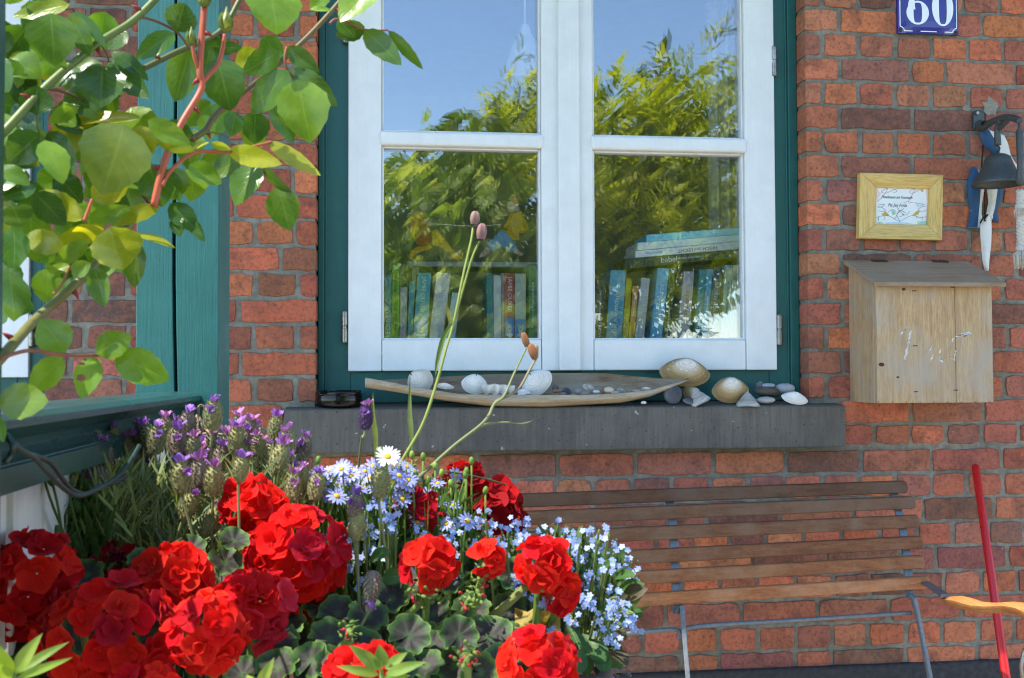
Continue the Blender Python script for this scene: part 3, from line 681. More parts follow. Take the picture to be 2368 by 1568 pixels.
for (x, y, r) in ((1990, 695, .006), (1465, 885, .006), (1605, 408, .004), (1568, 965, .003)):
    p = at(*W8(x, y), YB1-.0005); q.prism([(p.x+r*1.5*math.cos(a), p.y, p.z+r*math.sin(a)) for a in [i*math.pi/6 for i in range(12)]], (0, .002, 0))
tag(q.build('knot', 'rust', box), kind='stuff')

# ---- small framed card
W9 = crop(1907, 347, .2028); YR = -.024
def fpt(x, y, Y=YR): return at(*W9(x, y), Y)
pf = thing('picture_frame', fpt(870, 1015), 'small pine picture frame holding a hand lettered card', 'picture')
oc_ = [fpt(402, 258), fpt(1350, 282), fpt(1336, 1028), fpt(386, 1008)]; ic = [fpt(590, 428, YR+.008), fpt(1186, 442, YR+.008), fpt(1168, 852, YR+.008), fpt(584, 842, YR+.008)]
for i in range(4):
    j = (i+1) % 4; a, b, c, d = oc_[i], oc_[j], ic[j], ic[i]; e1 = a.lerp(d, .25)+V((0, -.004, 0)); e2 = b.lerp(c, .25)+V((0, -.004, 0))
    q = MB(); bk = V((0, 1, 0))
    back = lambda p: V((p.x, -.001, p.z)); P = [a, b, e2, c, d, e1]
    q.add([a, b, e2, c, d, e1]+[back(p) for p in (a, b, c, d)], [(0, 1, 2, 5), (5, 2, 3, 4), (0, 6, 7, 1), (3, 8, 9, 4), (1, 7, 8, 3, 2), (0, 5, 4, 9, 6), (6, 9, 8, 7)])
    q.build('frame_piece', 'pine' if i % 2 == 0 else 'pine_v', pf, bevel=.0018)
cy = -.010
card = MB().box((ic[0].x-.003, cy, ic[3].z-.003), (ic[1].x+.003, cy+.002, ic[0].z+.003)).build('card', 'card', pf)
def cpt(x, y, d=.0006): p = fpt(x, y, cy-d); return p
def inkline(pts, r, mat, name='ink_stroke', n=5):
    MB().tube(spline([cpt(*p) for p in pts], 5), r, 4).build(name, mat, card)
for pts, mt in ((((595, 440), (640, 500), (600, 560), (592, 600), (586, 440)), 'wash_pink'), (((1150, 450), (1180, 450), (1164, 850), (1140, 850), (1160, 640)), 'wash_pink'),
                (((590, 822), (640, 818), (680, 845), (590, 846)), 'wash_green'), (((1050, 815), (1165, 810), (1166, 852), (1060, 850)), 'wash_green'),
                (((690, 830), (860, 815), (1000, 838), (860, 848), (700, 848)), 'wash_blue'), (((690, 700), (735, 745), (700, 752), (640, 735)), 'ochre'), (((1085, 690), (1040, 700), (985, 750), (1060, 742)), 'ochre'),
                (((1080, 450), (1120, 446), (1120, 480), (1100, 475)), 'ochre'), (((755, 690), (800, 685), (810, 730), (770, 745)), 'wash_green')):
    MB().prism([cpt(*p, .0003) for p in pts], (0, .0003, 0)).build('wash', mt, card)
hx = V((1, 0, -.012)).normalized()
text('lettering', 'Fintelmann ish Foortsch', cpt(640, 535), hx, (0, 0, 1), .013, 'ink', card, shear=.35, sx=.82)
text('lettering', 'Pia Jan Frida', cpt(715, 628), hx, (0, 0, 1), .014, 'ink', card, shear=.35, sx=.92)
for pts, mt in ((((600, 590), (660, 530), (700, 470), (712, 436), (690, 445), (640, 480), (700, 490), (790, 450), (820, 470), (780, 490)), 'ink_red'),
                (((950, 590), (985, 530), (1020, 460), (1030, 440), (990, 455), (960, 485), (1010, 490), (1080, 450)), 'ink_red'),
                (((900, 605), (930, 590), (985, 600), (1040, 605)), 'ink_red'), (((585, 770), (690, 745), (760, 765), (850, 812), (930, 770), (1010, 745), (1080, 770), (1160, 760)), 'ink'),
                (((665, 752), (685, 775), (670, 800)), 'ink'), (((1035, 752), (1045, 775)), 'ink'), (((605, 660), (640, 650), (690, 690), (640, 700), (610, 690)), 'ink'), (((610, 625), (680, 620), (640, 650), (600, 640)), 'ink'),
                (((1150, 640), (1100, 650), (1060, 680), (1095, 700), (1150, 690)), 'ink'), (((1040, 600), (1070, 640), (1130, 620), (1060, 610)), 'ink'), (((820, 650), (850, 700), (820, 740), (850, 810)), 'ink'),
                (((900, 665), (860, 700), (900, 740), (850, 760)), 'ink'), (((965, 700), (930, 740), (880, 735)), 'ink'), (((720, 710), (760, 680), (800, 690)), 'ink'), (((780, 790), (810, 760), (850, 690), (920, 715)), 'ink'),
                (((610, 760), (612, 810)), 'ink'), (((1108, 760), (1108, 805)), 'ink')):
    inkline(pts, .0005, mt)

# ---- house number plate
W1 = crop(1792, 0, .2433); YN_ = -.012
plt = thing('house_number_plate', at(2145, 80, YN_), 'blue enamel house number plate with white number 60', 'number plate')
x0, x1 = at(*W1(1165, 200), YN_).x, at(*W1(1738, 200), YN_).x; zb_ = at(*W1(1450, 322), YN_).z; zt_ = zb_+.155; cxp = (x0+x1)/2
def plate(mb, ins, y0, thick, notch=0.):
    P = []; N = 8
    for i in range(N+1):
        for k in range(N+1):
            u, v = i/N*2-1, k/N*2-1; P.append((cxp+u*((x1-x0)/2-ins), y0-.006*(1-u**4)*(1-v**4), (zb_+zt_)/2+v*((zt_-zb_)/2-ins)))
    G = [P[i*(N+1):(i+1)*(N+1)] for i in range(N+1)]; mb.grid(G)
    fr = [G[i][0] for i in range(N+1)]+[G[N][k] for k in range(1, N+1)]+[G[i][N] for i in range(N-1, -1, -1)]+[G[0][k] for k in range(N-1, 0, -1)]
    bk = [(p[0], -.001, p[2]) for p in fr]; n = len(fr); mb.add(fr+bk, [(i, (i+1) % n, n+(i+1) % n, n+i) for i in range(n)])
q = MB(); plate(q, 0, YN_, .01); pb = q.build('plate', 'enamel', plt, smooth=False, bevel=.0005)
yl = YN_-.0016
def bow(x, z, lift=.0006):
    u = (x-cxp)/((x1-x0)/2); v = (z-(zb_+zt_)/2)/((zt_-zb_)/2); return (x, YN_-.006*(1-u**4)*(1-v**4)-lift, z)
q = MB(); m_ = .0065; lw = .0026; nr = .014
pth = [(x0+m_, zt_-.02), (x0+m_, zb_+m_+nr), (x0+m_+.006, zb_+m_+nr-.002), (x0+m_+nr-.002, zb_+m_+.006), (x0+m_+nr, zb_+m_), (x1-m_-nr, zb_+m_), (x1-m_-nr+.002, zb_+m_+.006), (x1-m_-.006, zb_+m_+nr-.002), (x1-m_, zb_+m_+nr), (x1-m_, zt_-.02)]
for a, b in zip(pth, pth[1:]):
    for k in range(6):
        u0, u1 = k/6, (k+1)/6
        if a[1] == b[1] and k in (1, 4): continue
        p, r_ = V((a[0]+(b[0]-a[0])*u0, 0, a[1]+(b[1]-a[1])*u0)), V((a[0]+(b[0]-a[0])*u1, 0, a[1]+(b[1]-a[1])*u1)); d = (r_-p).normalized(); nn = V((-d.z, 0, d.x))*lw/2
        q.prism([bow(*(p+nn).xz), bow(*(r_+nn).xz), bow(*(r_-nn).xz), bow(*(p-nn).xz)], (0, .0005, 0))
q.build('border_line', 'enamel_w', pb)
def ringshape(cx, cz, rx, rz, ix, iz, n=40):
    q = MB(); vs = []; fs = []
    for i in range(n):
        a = 2*math.pi*i/n; vs.append(bow(cx+rx*math.cos(a), cz+rz*math.sin(a), .0009)); vs.append(bow(cx+ix*math.copysign(abs(math.cos(a))**.45, math.cos(a)), cz+iz*math.copysign(abs(math.sin(a))**.8, math.sin(a)), .0009))
        j = (i+1) % n; fs.append((2*i, 2*j, 2*j+1, 2*i+1))
    return q.add(vs, fs)
zn = at(*W1(1345, 240), YN_).z
d6 = at(*W1(1345, 150), YN_).x; d0 = at(*W1(1583, 150), YN_).x; r6 = (at(*W1(1450, 150), YN_).x-at(*W1(1240, 150), YN_).x)/2
q = ringshape(d6, zn+.038, r6, .038, r6*.38, .032)
hn = 12                                               # rising back of the six
for i in range(hn):
    f0, f1 = i/hn, (i+1)/hn
    def pt(f, o):
        a = math.pi+f*1.9*-1; x = d6+r6*.1+ (r6*.98-o)*math.cos(a)*(1 if f < .8 else 1); z = zn+.048+(.064-o*.35)*abs(math.sin(a)) if f < 1 else zn+.09
        return bow(x, z, .0009)
    wd = r6*.62*(1-.75*f0)+.002; wd1 = r6*.62*(1-.75*f1)+.002
    q.add([pt(f0, 0), pt(f1, 0), pt(f1, wd1), pt(f0, wd)], [(0, 1, 2, 3)])
q.build('digit', 'enamel_w', pb)
ringshape(d0, zn+.057, r6*.99, .059, r6*.36, .053).build('digit', 'enamel_w', pb)
for (x, z) in ((x0+.008, zb_+.008), (x1-.008, zb_+.006), (x0+.008, zt_-.008), (x1-.008, zt_-.008)):
    q = MB(); q.lathe([(0, .004), (.004, .0035), (.0065, .001), (.0065, 0)], (0, 0, 0), 14)
    s_ = q.mesh('screw', 'rust', smooth=True); inst('screw', s_, Matrix.Translation((x, YN_+.0005, z)) @ Matrix.Rotation(rad(90), 4, 'X'), plt)

# ---- bell on its bracket
WB = crop(2138.6, 231, .2655)
bell = thing('wall_bell', at(2256, 300, 0), 'grey cast iron bell hanging from a curved wall bracket', 'bell')
def bp(x, y, Y): return at(*WB(x, y), Y)
ax0 = bp(440, 180, -.004); bX = ax0.x+.006
q = MB(); c0 = bp(440, 92, -.008); c1 = bp(440, 262, -.008)
pts = [(bX-.019, -.014, c1.z), (bX+.016, -.014, c1.z+.012), (bX+.016, -.014, c0.z-.008), (bX+.008, -.014, c0.z), (bX-.009, -.014, c0.z), (bX-.018, -.014, c0.z-.010)]
q.prism(pts, (0, .014, 0)); q.build('wall_plate', 'iron', bell, bevel=.003)
MB().lathe([(0, .005), (.005, .005), (.006, .003), (.006, 0)], (0, 0, 0), 6)
s_ = MB().lathe([(0, .006), (.0055, .006), (.0065, .004), (.0065, 0)], (0, 0, 0), 6).mesh('bolt', 'steel'); p = bp(450, 118, -.016)
inst('bolt', s_, Matrix.Translation(p) @ Matrix.Rotation(rad(90), 4, 'X'), bell)
zA = bp(540, 215, -.05).z; zD = bp(860, 275, -.225).z
BY = -.112; rimz = bp(620, 735, BY).z; bcx = bp(620, 735, BY).x; topz = bp(640, 455, BY).z
arm = spline([(bX-.002, -.012, c1.z+.018), (bX, -.04, zA-.006), (bX+.001, -.08, zA), (bX+.003, -.14, zA), (bX+.004, -.19, zA-.012), (bX+.004, -.228, zA-.030)], 6)
q = MB().tube(arm, [.016-.006*i/len(arm) for i in range(len(arm))], 10, flat=.75)
bcx = bX+.002
drop = [(bcx, BY-.02, zA-.004), (bcx, BY-.006, zA-.018), (bcx, BY, zA-.04), (bcx, BY, bp(640, 395, BY).z)]
q.tube(spline(drop, 5), [.012]*4+[.0095]*8+[.0105]*4, 10)
q.tube(spline([(bcx, BY-.07, zA-.004), (bcx, BY-.05, zA-.016), (bcx, BY-.012, zA-.03)], 5), .008, 8)
q.build('bracket_arm', 'iron', bell, smooth=True)
rr = abs(bp(825, 735, BY).x-bp(415, 735, BY).x)/2
zs = bp(640, 500, BY).z
prof = [(0, zs+.012), (rr*.30, zs+.008), (rr*.47, zs-.0), (rr*.52, zs-.012), (rr*.66, zs-.03-.01), (rr*.84, rimz+.026), (rr*.97, rimz+.008), (rr, rimz), (rr*.985, rimz-.003), (rr*.90, rimz+.004), (rr*.72, rimz+.026), (rr*.5, zs-.022), (0, zs-.012)]
MB().lathe(prof, (bcx, BY, 0), 36).build('bell_body', 'iron', bell, smooth=True)
for rx in (0, 1):
    z = topz-.004+.015*rx; q = MB(); q.tube([(bcx+(.007*math.cos(a) if rx else 0), BY+(0 if rx else .007*math.cos(a)), z+.009*math.sin(a)) for a in [i*math.pi/5 for i in range(11)]], .002, 6); q.build('link', 'iron', bell, smooth=True)
MB().tube([(bcx, BY, topz-.01), (bcx, BY, zs+.006)], [.006, .008], 8).build('crown', 'iron', bell, smooth=True)
ly = -.222; lx = bX+.005; zl0 = zA-.03; zl1 = bp(845, 745, ly).z
q = MB().tube([(lx, ly, zl0), (lx, ly, zl0-.02), (lx, ly, zl0-.03), (lx, ly, zl1+.05), (lx, ly, zl1+.012), (lx, ly, zl1)], [.004, .004, .010, .008, .014, .008], 10)
q.build('clapper_lever', 'iron', bell, smooth=True)
MB().lathe([(0, .002), (.006, .0015), (.007, 0)], (0, 0, 0), 10)
# ---- rope hanging from the lever
zr1 = bp(840, 1480, ly).z; zr0 = bp(850, 790, ly).z
rp = thing('bell_rope', (lx, ly, zr1), 'white knotted rope pull with frayed tassel under the bell lever', 'rope')
for k in range(3):
    pts = []
    for i in range(60):
        f = i/59; a = f*34+k*2.094; r = .0075 if f > .18 else .006; pts.append((lx+r*math.cos(a), ly+r*math.sin(a), zr0-(zr0-zr1)*.72*f))
    MB().tube(pts, .0068, 6).build('strand', 'rope', rp, smooth=True)
q = MB()
for zc, n, L in ((bp(850, 930, ly).z, 40, .034), (bp(850, 1290, ly).z, 90, bp(850, 1290, ly).z-zr1)):
    q.lathe([(.010, .010), (.0155, .006), (.016, -.006), (.011, -.010)], (lx, ly, zc), 14)
    for i in range(n):
        a = R.uniform(0, 6.28); r0 = .010; r1 = R.uniform(.012, .024); l = L*R.uniform(.75, 1.)
        q.tube([(lx+r0*math.cos(a), ly+r0*math.sin(a), zc-.006), (lx+r1*math.cos(a), ly+r1*math.sin(a), zc-.35*l), (lx+r1*.9*math.cos(a), ly+r1*.9*math.sin(a), zc-l)], [.002, .0018, .0008], 4)
tag(q.build('tassel', 'rope', rp, smooth=True), kind='stuff')

# ---- painted wooden fish hanging behind the bell
def fish(name, label, left, right, split, Y, th, mats):
    """left/right: outline px per height; split: paint boundary; rounded slab"""
    ys = sorted({p[1] for p in left+right}); L = [(b, a) for a, b in left]; Rr = [(b, a) for a, b in right]; Sp = [(b, a) for a, b in split]
    y0, y1 = L[0][0], L[-1][0]; n = 22; q = MB(); rows = []
    for i in range(n+1):
        y = y0+(y1-y0)*i/n; xa, xb = interp(L, y), max(interp(L, y)+1.5, interp(Rr, y)); xs = min(max(interp(Sp, y), xa), xb)
        a, b, s_ = bp(xa, y, Y), bp(xb, y, Y), bp(xs, y, Y); rows.append((a, b, s_))
    m = 0
    for i in range(n):
        for fa, fb, mi in (((0, 1), (0, 2), 0), ((0, 2), (0, 1), 1)):
            pass
    def prof(a, b, f): k = max(0., 1-(2*f-1)**4); return a.lerp(b, f)+V((0, -th*k, 0))
    for seg, mi in ((0, 0), (1, 1)):
        G = []
        for (a, b, s_) in rows:
            fs = (s_.x-a.x)/max(1e-6, b.x-a.x); r = []
            for k in range(6):
                f = fs*k/5 if seg == 0 else fs+(1-fs)*k/5; r.append(prof(a, b, f))
            G.append(r)
        q.grid(G, mi=mi)
    bk = [[r[0]+V((0, .002, 0)), r[1]+V((0, .002, 0))] for r in rows]; q.grid(bk, mi=1)
    for k in (0, 1): q.grid([[r[k], r[k]+V((0, .002, 0))] for r in rows], mi=mats.index(mats[k]))
    o = q.build('fish_body', [M[m] for m in mats], smooth=True, loc=rows[0][0]); o.name = name
    WL[o.name] = WL.get('fish_body', V(rows[0][0])); return tag(o, label, 'wooden fish', 'painted wooden fish on the wall')
fish('wooden_fish', 'upper blue and white wooden fish slanting behind the bell', [(478, 258), (470, 300), (505, 390), (560, 450), (630, 490), (700, 540), (790, 612), (822, 640)], [(540, 258), (630, 290), (690, 310), (725, 390), (745, 480), (790, 560), (832, 600), (832, 640)],
     [(535, 258), (600, 370), (640, 440), (620, 495), (640, 540), (700, 640)], -.022, .010, ['fish_blue', 'fish_white'])
fish('wooden_fish', 'wooden fish with broad blue left side and tail, hanging left below the bell', [(400, 588), (378, 660), (365, 760), (375, 880), (388, 960), (380, 1040), (358, 1116)], [(430, 588), (470, 620), (500, 700), (515, 790), (495, 900), (490, 1000), (505, 1050), (490, 1102)],
     [(430, 588), (455, 640), (468, 760), (460, 900), (450, 1000), (440, 1110)], -.010, .011, ['fish_blue', 'fish_white'])
fish('wooden_fish', 'wooden fish white on its left, blue on its right, behind the bell rim', [(560, 690), (540, 790), (552, 890), (535, 980), (530, 1020), (570, 1040), (575, 1065)], [(690, 690), (690, 780), (660, 860), (635, 930), (632, 990), (640, 1030), (645, 1070)],
     [(620, 690), (612, 800), (600, 880), (590, 950), (572, 1010), (575, 1040), (576, 1070)], -.010, .011, ['fish_white', 'fish_blue'])
fish('wooden_fish', 'plain white slim wooden fish hanging head down lowest of the fish', [(510, 1022), (485, 1080), (480, 1150), (490, 1280), (500, 1400), (515, 1460), (525, 1492)], [(555, 1022), (576, 1070), (578, 1150), (572, 1270), (552, 1400), (545, 1470), (535, 1492)],
     [(545, 1022), (560, 1150), (545, 1400), (530, 1492)], -.034, .012, ['fish_white', 'fish_white'])
q = MB(); q.tube(spline([bp(500, 215, -.03), bp(512, 300, -.02), bp(500, 450, -.014), bp(490, 600, -.018)], 6), .0022, 6)
for i in range(5):
    pts = [bp(520+6*i+34*math.cos(a), 205+22*math.sin(a)+4*i, -.052-.0*i) for a in [k*.7 for k in range(10)]]
    q.tube(pts, .0016, 5)
tag(q.build('fish_string', 'string', smooth=True), 'dark string wound round the bell bracket and hanging beside the upper fish', 'string', 'fish strings'); q = MB()
q.tube(spline([bp(480, 1075, -.046), bp(505, 1030, -.048), bp(545, 1000, -.046), bp(515, 1040, -.05), bp(525, 1056, -.05)], 6), .0024, 6); q.tube(spline([bp(515, 800, -.03), bp(520, 920, -.026), bp(520, 1020, -.045)], 5), .0018, 5)
tag(q.build('fish_string', 'string', smooth=True), 'dark knotted string holding the plain white fish by its head', 'string', 'fish strings')

# ================================================================== ON THE SILL
def sill_z(y): return SZT+.0035+(SZK-SZT-.0035)*max(0, min(1, (y+.045)/(YT+.075)))
# ---- palm husk tray
Z3 = crop(809, 780, .2685); Z4 = crop(1445, 780, .2441)
near = [Z3(130, 350), Z3(300, 378), Z3(500, 420), Z3(760, 462), Z3(950, 490), Z3(1500, 500), Z3(2100, 495), Z3(2368, 480), Z4(250, 500), Z4(420, 450), Z4(600, 400)]
bot = [Z3(125, 430), Z3(400, 470), Z3(800, 540), Z3(1200, 590), Z3(1700, 600), Z3(2368, 560), Z4(250, 560), Z4(500, 460), Z4(600, 406)]
far = [Z3(135, 345), Z3(250, 370), Z3(700, 345), Z3(1200, 320), Z3(1700, 310), Z3(2200, 312), Z4(0, 362), Z4(300, 390), Z4(600, 398)]
n = 44; x0_, x1_ = near[0][0], near[-1][0]; outer = []; inner = []
for i in range(n+1):
    f = i/n; x = x0_+(x1_-x0_)*f; wd = math.sin(math.pi*min(1, max(0, f*.93+.05)))**.7 if f < 1 else 0
    yn_ = -.03-.052*wd; yfr = -.022+.06*wd; a = at(x, interp(near, x), yn_); c = at(x, interp(far, x), yfr); b = at(x, interp(bot, x), yn_+.006)
    zb2 = max(b.z, SZT+.001)
    low = V((a.x, yn_+.022*wd+.004, min(zb2, a.z-.003))); mid = V((a.x, yn_-.003, (a.z*.45+b.z*.55)))
    flo = V((a.x, (yn_+yfr)/2+.01*wd, low.z+.001)); fm = V((c.x, yfr+.004*wd, c.z*.5+flo.z*.5))
    prof = [a, mid, low, flo, fm, c]; outer.append(spline(prof, 3))
    up_ = V((0, 0, .004)); ins = [a+V((0, .0035, .0004)), mid+V((0, .006, .002)), low+V((0, .006, .006)), flo+V((0, 0, .006)), fm+V((0, -.005, .003)), c+V((0, -.0035, .0004))]
    inner.append(spline(ins, 3))
tr = thing('husk_tray', V((outer[n//2][6].x, -.03, SZT)), 'long boat shaped dry palm husk lying on the sill filled with shells', 'tray')
MB().grid(outer).build('outer_husk', 'husk', tr, smooth=True)
MB().grid(inner).build('inner_husk', 'husk_in', tr, smooth=True)
q = MB()
for k in (0, -1): q.grid([[outer[i][k], inner[i][k]] for i in range(n+1)])
q.grid([[outer[0][j], inner[0][j]] for j in range(len(outer[0]))]); q.build('rim', 'husk', tr, smooth=True)
TRAYZ = lambda px: at(px, interp(bot, px), -.03).z+.006

# ---- shells
SH = {'w': shell_mat('white_shell', (.80, .79, .76), (.74, .73, .70), (.70, .68, .64), 8), 't': shell_mat('tan_shell', (.78, .74, .66), (.44, .30, .13), (.26, .165, .07), 26),
      'g': shell_mat('grey_shell', (.45, .43, .40), (.30, .27, .23), (.58, .55, .50), 12), 'd': shell_mat('mussel_shell', (.05, .055, .07), (.09, .10, .12), (.16, .17, .19), 12),
      'p': shell_mat('pale_shell', (.76, .74, .68), (.66, .62, .54), (.50, .45, .38), 18)}
def clam(name, label, cx, cy, w_, h_, Y, mat, rot=0., dome=.2, tilt=0., umbo=.5, group='shells on the window sill', cat='shell'):
    """one valve: umbo at the top, growth rings towards the lip; dome faces the viewer"""
    s_ = scale_at(Y); W, Hh = w_*s_, h_*s_; q = MB(); G = []; uv = []; nu, nv = 22, 10
    for j in range(nv+1):
        v = j/nv; row = []
        for i in range(nu+1):
            u = i/nu*2-1; ang = u*math.pi*.98
            ex, ez = math.sin(ang)*.5, -math.cos(ang)*.5
            ox, oz = (umbo-.5)*.9, .36
            if ez > 0: ez = .5*max(0., 1-min(1., 2*abs(ex))**1.7)**.72
            x, z = ox+(ex-ox)*v, oz+(ez-oz)*v
            d = dome*(1-v**2.0)**.7*(.62+.38*(1-abs(x)*1.4))+.022*math.sin(v*38+.6*math.sin(u*5))*v
            row.append(V((x*W, -d*Hh, z*Hh))); uv.append((i/nu, v))
        G.append(row)
    c = at(cx, cy, Y); Rm = Matrix.Rotation(tilt, 4, 'X') @ Matrix.Rotation(rad(rot), 4, 'Y')
    G = [[c+(Rm @ p) for p in r] for r in G]; q.grid(G, uv)
    q.grid([[p+V((0, .0018, 0)) for p in r] for r in G], uv)
    q.grid([G[-1], [p+V((0, .0018, 0)) for p in G[-1]]])
    return tag(q.build(name, SH[mat], smooth=True, loc=c), label, cat, group)
clam('clam_shell', 'pale clam shell with grey rim leaning at the left in the husk tray', 970, 882, 66, 58, -.022, 'p', -50, .17)
clam('clam_shell', 'smooth white clam shell standing in the middle of the husk tray', 1097, 888, 62, 48, -.04, 'w', 10, .2)
clam('clam_shell', 'large white clam shell tilted over in the right half of the husk tray', 1240, 885, 82, 58, -.04, 'w', -38, .22)
clam('clam_shell', 'biggest tan ringed clam shell propped up behind the tip of the husk tray', 1583, 861, 124, 70, .018, 't', 5, .36, rad(-12))
clam('clam_shell', 'tan ringed clam shell sitting on the sill right of the husk tray', 1688, 902, 92, 64, -.02, 't', -3, .36, rad(-12))
clam('clam_shell', 'flat white oval shell lying at the right end of the sill', 1837, 921, 66, 31, -.045, 'w', 12, .4, rad(-20))
clam('clam_shell', 'tan shell turned edge on between the biggest shell and the slab pieces', 1600, 912, 48, 40, .005, 't', 50, .4)
clam('mussel_shell', 'dark blue black mussel piece leaning under the tip of the husk tray', 1556, 912, 46, 46, -.035, 'd', 48, .3)
clam('mussel_shell', 'small dark mussel shell among the pebbles of the husk tray', 1309, 905, 27, 19, -.045, 'd', 10, .4)
clam('clam_shell', 'flat pale shell lying left of the white clam in the husk tray', 1028, 893, 44, 15, -.045, 'p', 8, .4, rad(-25))
clam('clam_shell', 'half hidden white shell low between oyster and large clam', 1210, 906, 34, 12, -.055, 'w', 8, .4, rad(-25))
clam('clam_shell', 'striped little shell by the right end of the tray', 1362, 898, 34, 20, -.035, 'g', 30, .35)
clam('clam_shell', 'small grey and white shell near the right tip of the husk', 1436, 904, 22, 14, -.04, 'g', 25, .35)
clam('clam_shell', 'grey slab of shell lying flat under the crusty limpet', 1597, 928, 40, 17, -.05, 'd', 10, .25, rad(-20))
clam('clam_shell', 'pinkish small shell lying near the husk tip', 1495, 899, 24, 9, -.04, 'p', 5, .4)
# ruffled oyster
q = MB(); G = []; c = at(1152, 900, -.055); s_ = scale_at(-.055)
for j in range(7):
    v = j/6; row = []
    for i in range(17):
        u = i/16; x = (u-.5)*78*s_*(1-.1*v); z = (.5-v)*24*s_*(1-.5*abs(u-.4))+.0035*math.sin(u*21+v*3)*(.3+v); y = -.012*math.sin(u*math.pi)-.006*math.sin(u*27+v*2)
        row.append(c+V((x, y, z-(u-.5)*.002)))
    G.append(row)
q.grid(G); q.grid([[p+V((0, .003, -.001)) for p in r] for r in G]); tag(q.build('oyster_shell', SH['p'], smooth=True), 'ruffled oyster shell lying on the front rim of the husk tray', 'shell', 'shells on the window sill')
# limpets: ribbed cones
def limpet(label, cx, cy, w_, h_, Y, rot=0):
    s_ = scale_at(Y); q = MB(); c = at(cx, cy+h_/2, Y); G = []; uv = []
    for j in range(8):
        v = j/7; row = []
        for i in range(33):
            a = 2*math.pi*i/32; r = w_*s_/2*v**.85*(1+.05*math.sin(a*13)+.03*math.sin(a*7+v*9)); row.append(V((r*math.cos(a)*1., r*math.sin(a)*.8, h_*s_*(1-v)**.9+.0012*math.sin(v*26+a*3)))); uv.append((i/32, v))
        G.append([c+Matrix.Rotation(rad(rot), 3, 'Y') @ p for p in row])
    q.grid(G, uv); return tag(q.build('limpet_shell', SH['g'], smooth=True, loc=c), label, 'shell', 'shells on the window sill')
limpet('crusty pale limpet tilted against the tan shell', 1620, 912, 52, 40, -.045, -28)
limpet('brown and white ribbed limpet standing upright at the front edge of the sill', 1728, 922, 60, 36, -.05, 0)
def pebble(label, cx, cy, w_, h_, Y, col, rough=.6, name='pebble', lump=.06, grp='pebbles and stones on the sill', rot=0.):
    s_ = scale_at(Y); q = MB(); c = at(cx, cy, Y); q.ball((0, 0, 0), (w_*s_/2, (w_+h_)*.25*s_*.8, h_*s_/2), 14, 10); sd = R.uniform(0, 50)
    Rm = Matrix.Rotation(rad(rot), 3, 'Y'); q.v = [c+Rm @ (p*(1+lump*2*mnoise.noise(p*60+V((sd, sd, 0))))) for p in q.v]
    return tag(q.build(name, 'stonecol', smooth=True, color=col, loc=c), label, 'pebble', grp)
M['stonecol'] = objcol_mat('pebble_stone', .65, .3, .45)
PB = [('grey pebble beside the dark mussel in the tray', 1337, 906, 22, 15, -.045, (.30, .28, .25)), ('brownish grey pebble between the pebbles of the tray', 1352, 910, 24, 12, -.055, (.28, .24, .20)),
      ('cream egg shaped pebble in the right of the tray', 1407, 902, 24, 15, -.05, (.66, .56, .42)), ('rust red stone sliver beside the cream pebble', 1394, 905, 9, 14, -.05, (.32, .11, .05)),
      ('brown pebble under the large clam shell in the tray', 1288, 904, 26, 9, -.05, (.26, .15, .08)), ('white pebble low under the large clam', 1206, 912, 20, 9, -.055, (.74, .74, .72)),
      ('tiny white stones beside the striped shell', 1378, 906, 18, 9, -.05, (.72, .72, .70)), ('beige flat pebble at the right of the tray', 1422, 908, 22, 8, -.055, (.5, .42, .32)),
      ('dark grey pebble just right of the large clam', 1284, 898, 16, 18, -.03, (.10, .10, .11)), ('small grey pebble lying low right of the large clam', 1300, 911, 20, 8, -.055, (.22, .22, .23)),
      ('pale pink small pebble near the husk tip', 1470, 904, 20, 7, -.05, (.5, .38, .33)), ('small white pebble on the sill under the husk tip', 1488, 931, 14, 8, -.05, (.72, .70, .66)),
      ('round pale grey pebble at the back by the teal frame', 1815, 899, 50, 26, .03, (.46, .46, .45)), ('small blue grey pebble resting on the brown flint', 1776, 892, 34, 13, .0, (.40, .42, .43)),
      ('flat oval grey pebble behind the white oval shell', 1771, 925, 48, 17, -.035, (.42, .42, .40))]
for p in PB: pebble(*p)
pebble('dark brown jagged flint between the pebbles at the right', 1772, 906, 62, 24, -.01, (.10, .085, .07), .3, 'flint', .22, rot=8)
pebble('grey angular flint standing behind the small blue grey pebble', 1758, 893, 24, 24, .015, (.20, .19, .18), .4, 'flint', .25, rot=-35)
# ---- ash tray
yA = -.005; ax_, bx_ = at(729, 925, yA), at(838, 925, yA); rA = (bx_.x-ax_.x)/2; zA0 = sill_z(yA)+.0006; hA = at(780, 903, yA-.02).z-zA0
q = MB(); prof = [(0, .002), (rA*.86, 0), (rA*.97, .004), (rA, .010), (rA*.99, hA*.62), (rA*.97, hA*.70), (rA, hA*.74), (rA*.985, hA), (rA*.93, hA*1.0), (rA*.86, hA*.55), (rA*.8, hA*.3), (0, hA*.28)]
c = V(((ax_.x+bx_.x)/2, yA, zA0)); vs = []; nn_ = 48; m = len(prof)
for r, z in prof:
    for k in range(nn_):
        a = 2*math.pi*k/nn_; zz = z-(.010 if (z > hA*.9 and (k+2) % 16 < 3) else 0); vs.append(c+V((r*math.cos(a), r*math.sin(a)*.95, zz)))
q.add(vs, [(i*nn_+k, i*nn_+(k+1) % nn_, (i+1)*nn_+(k+1) % nn_, (i+1)*nn_+k) for i in range(m-1) for k in range(nn_)])
tag(q.build('ash_tray', 'black_glass', smooth=True), 'glossy black round ash tray at the left end of the sill', 'ash tray')

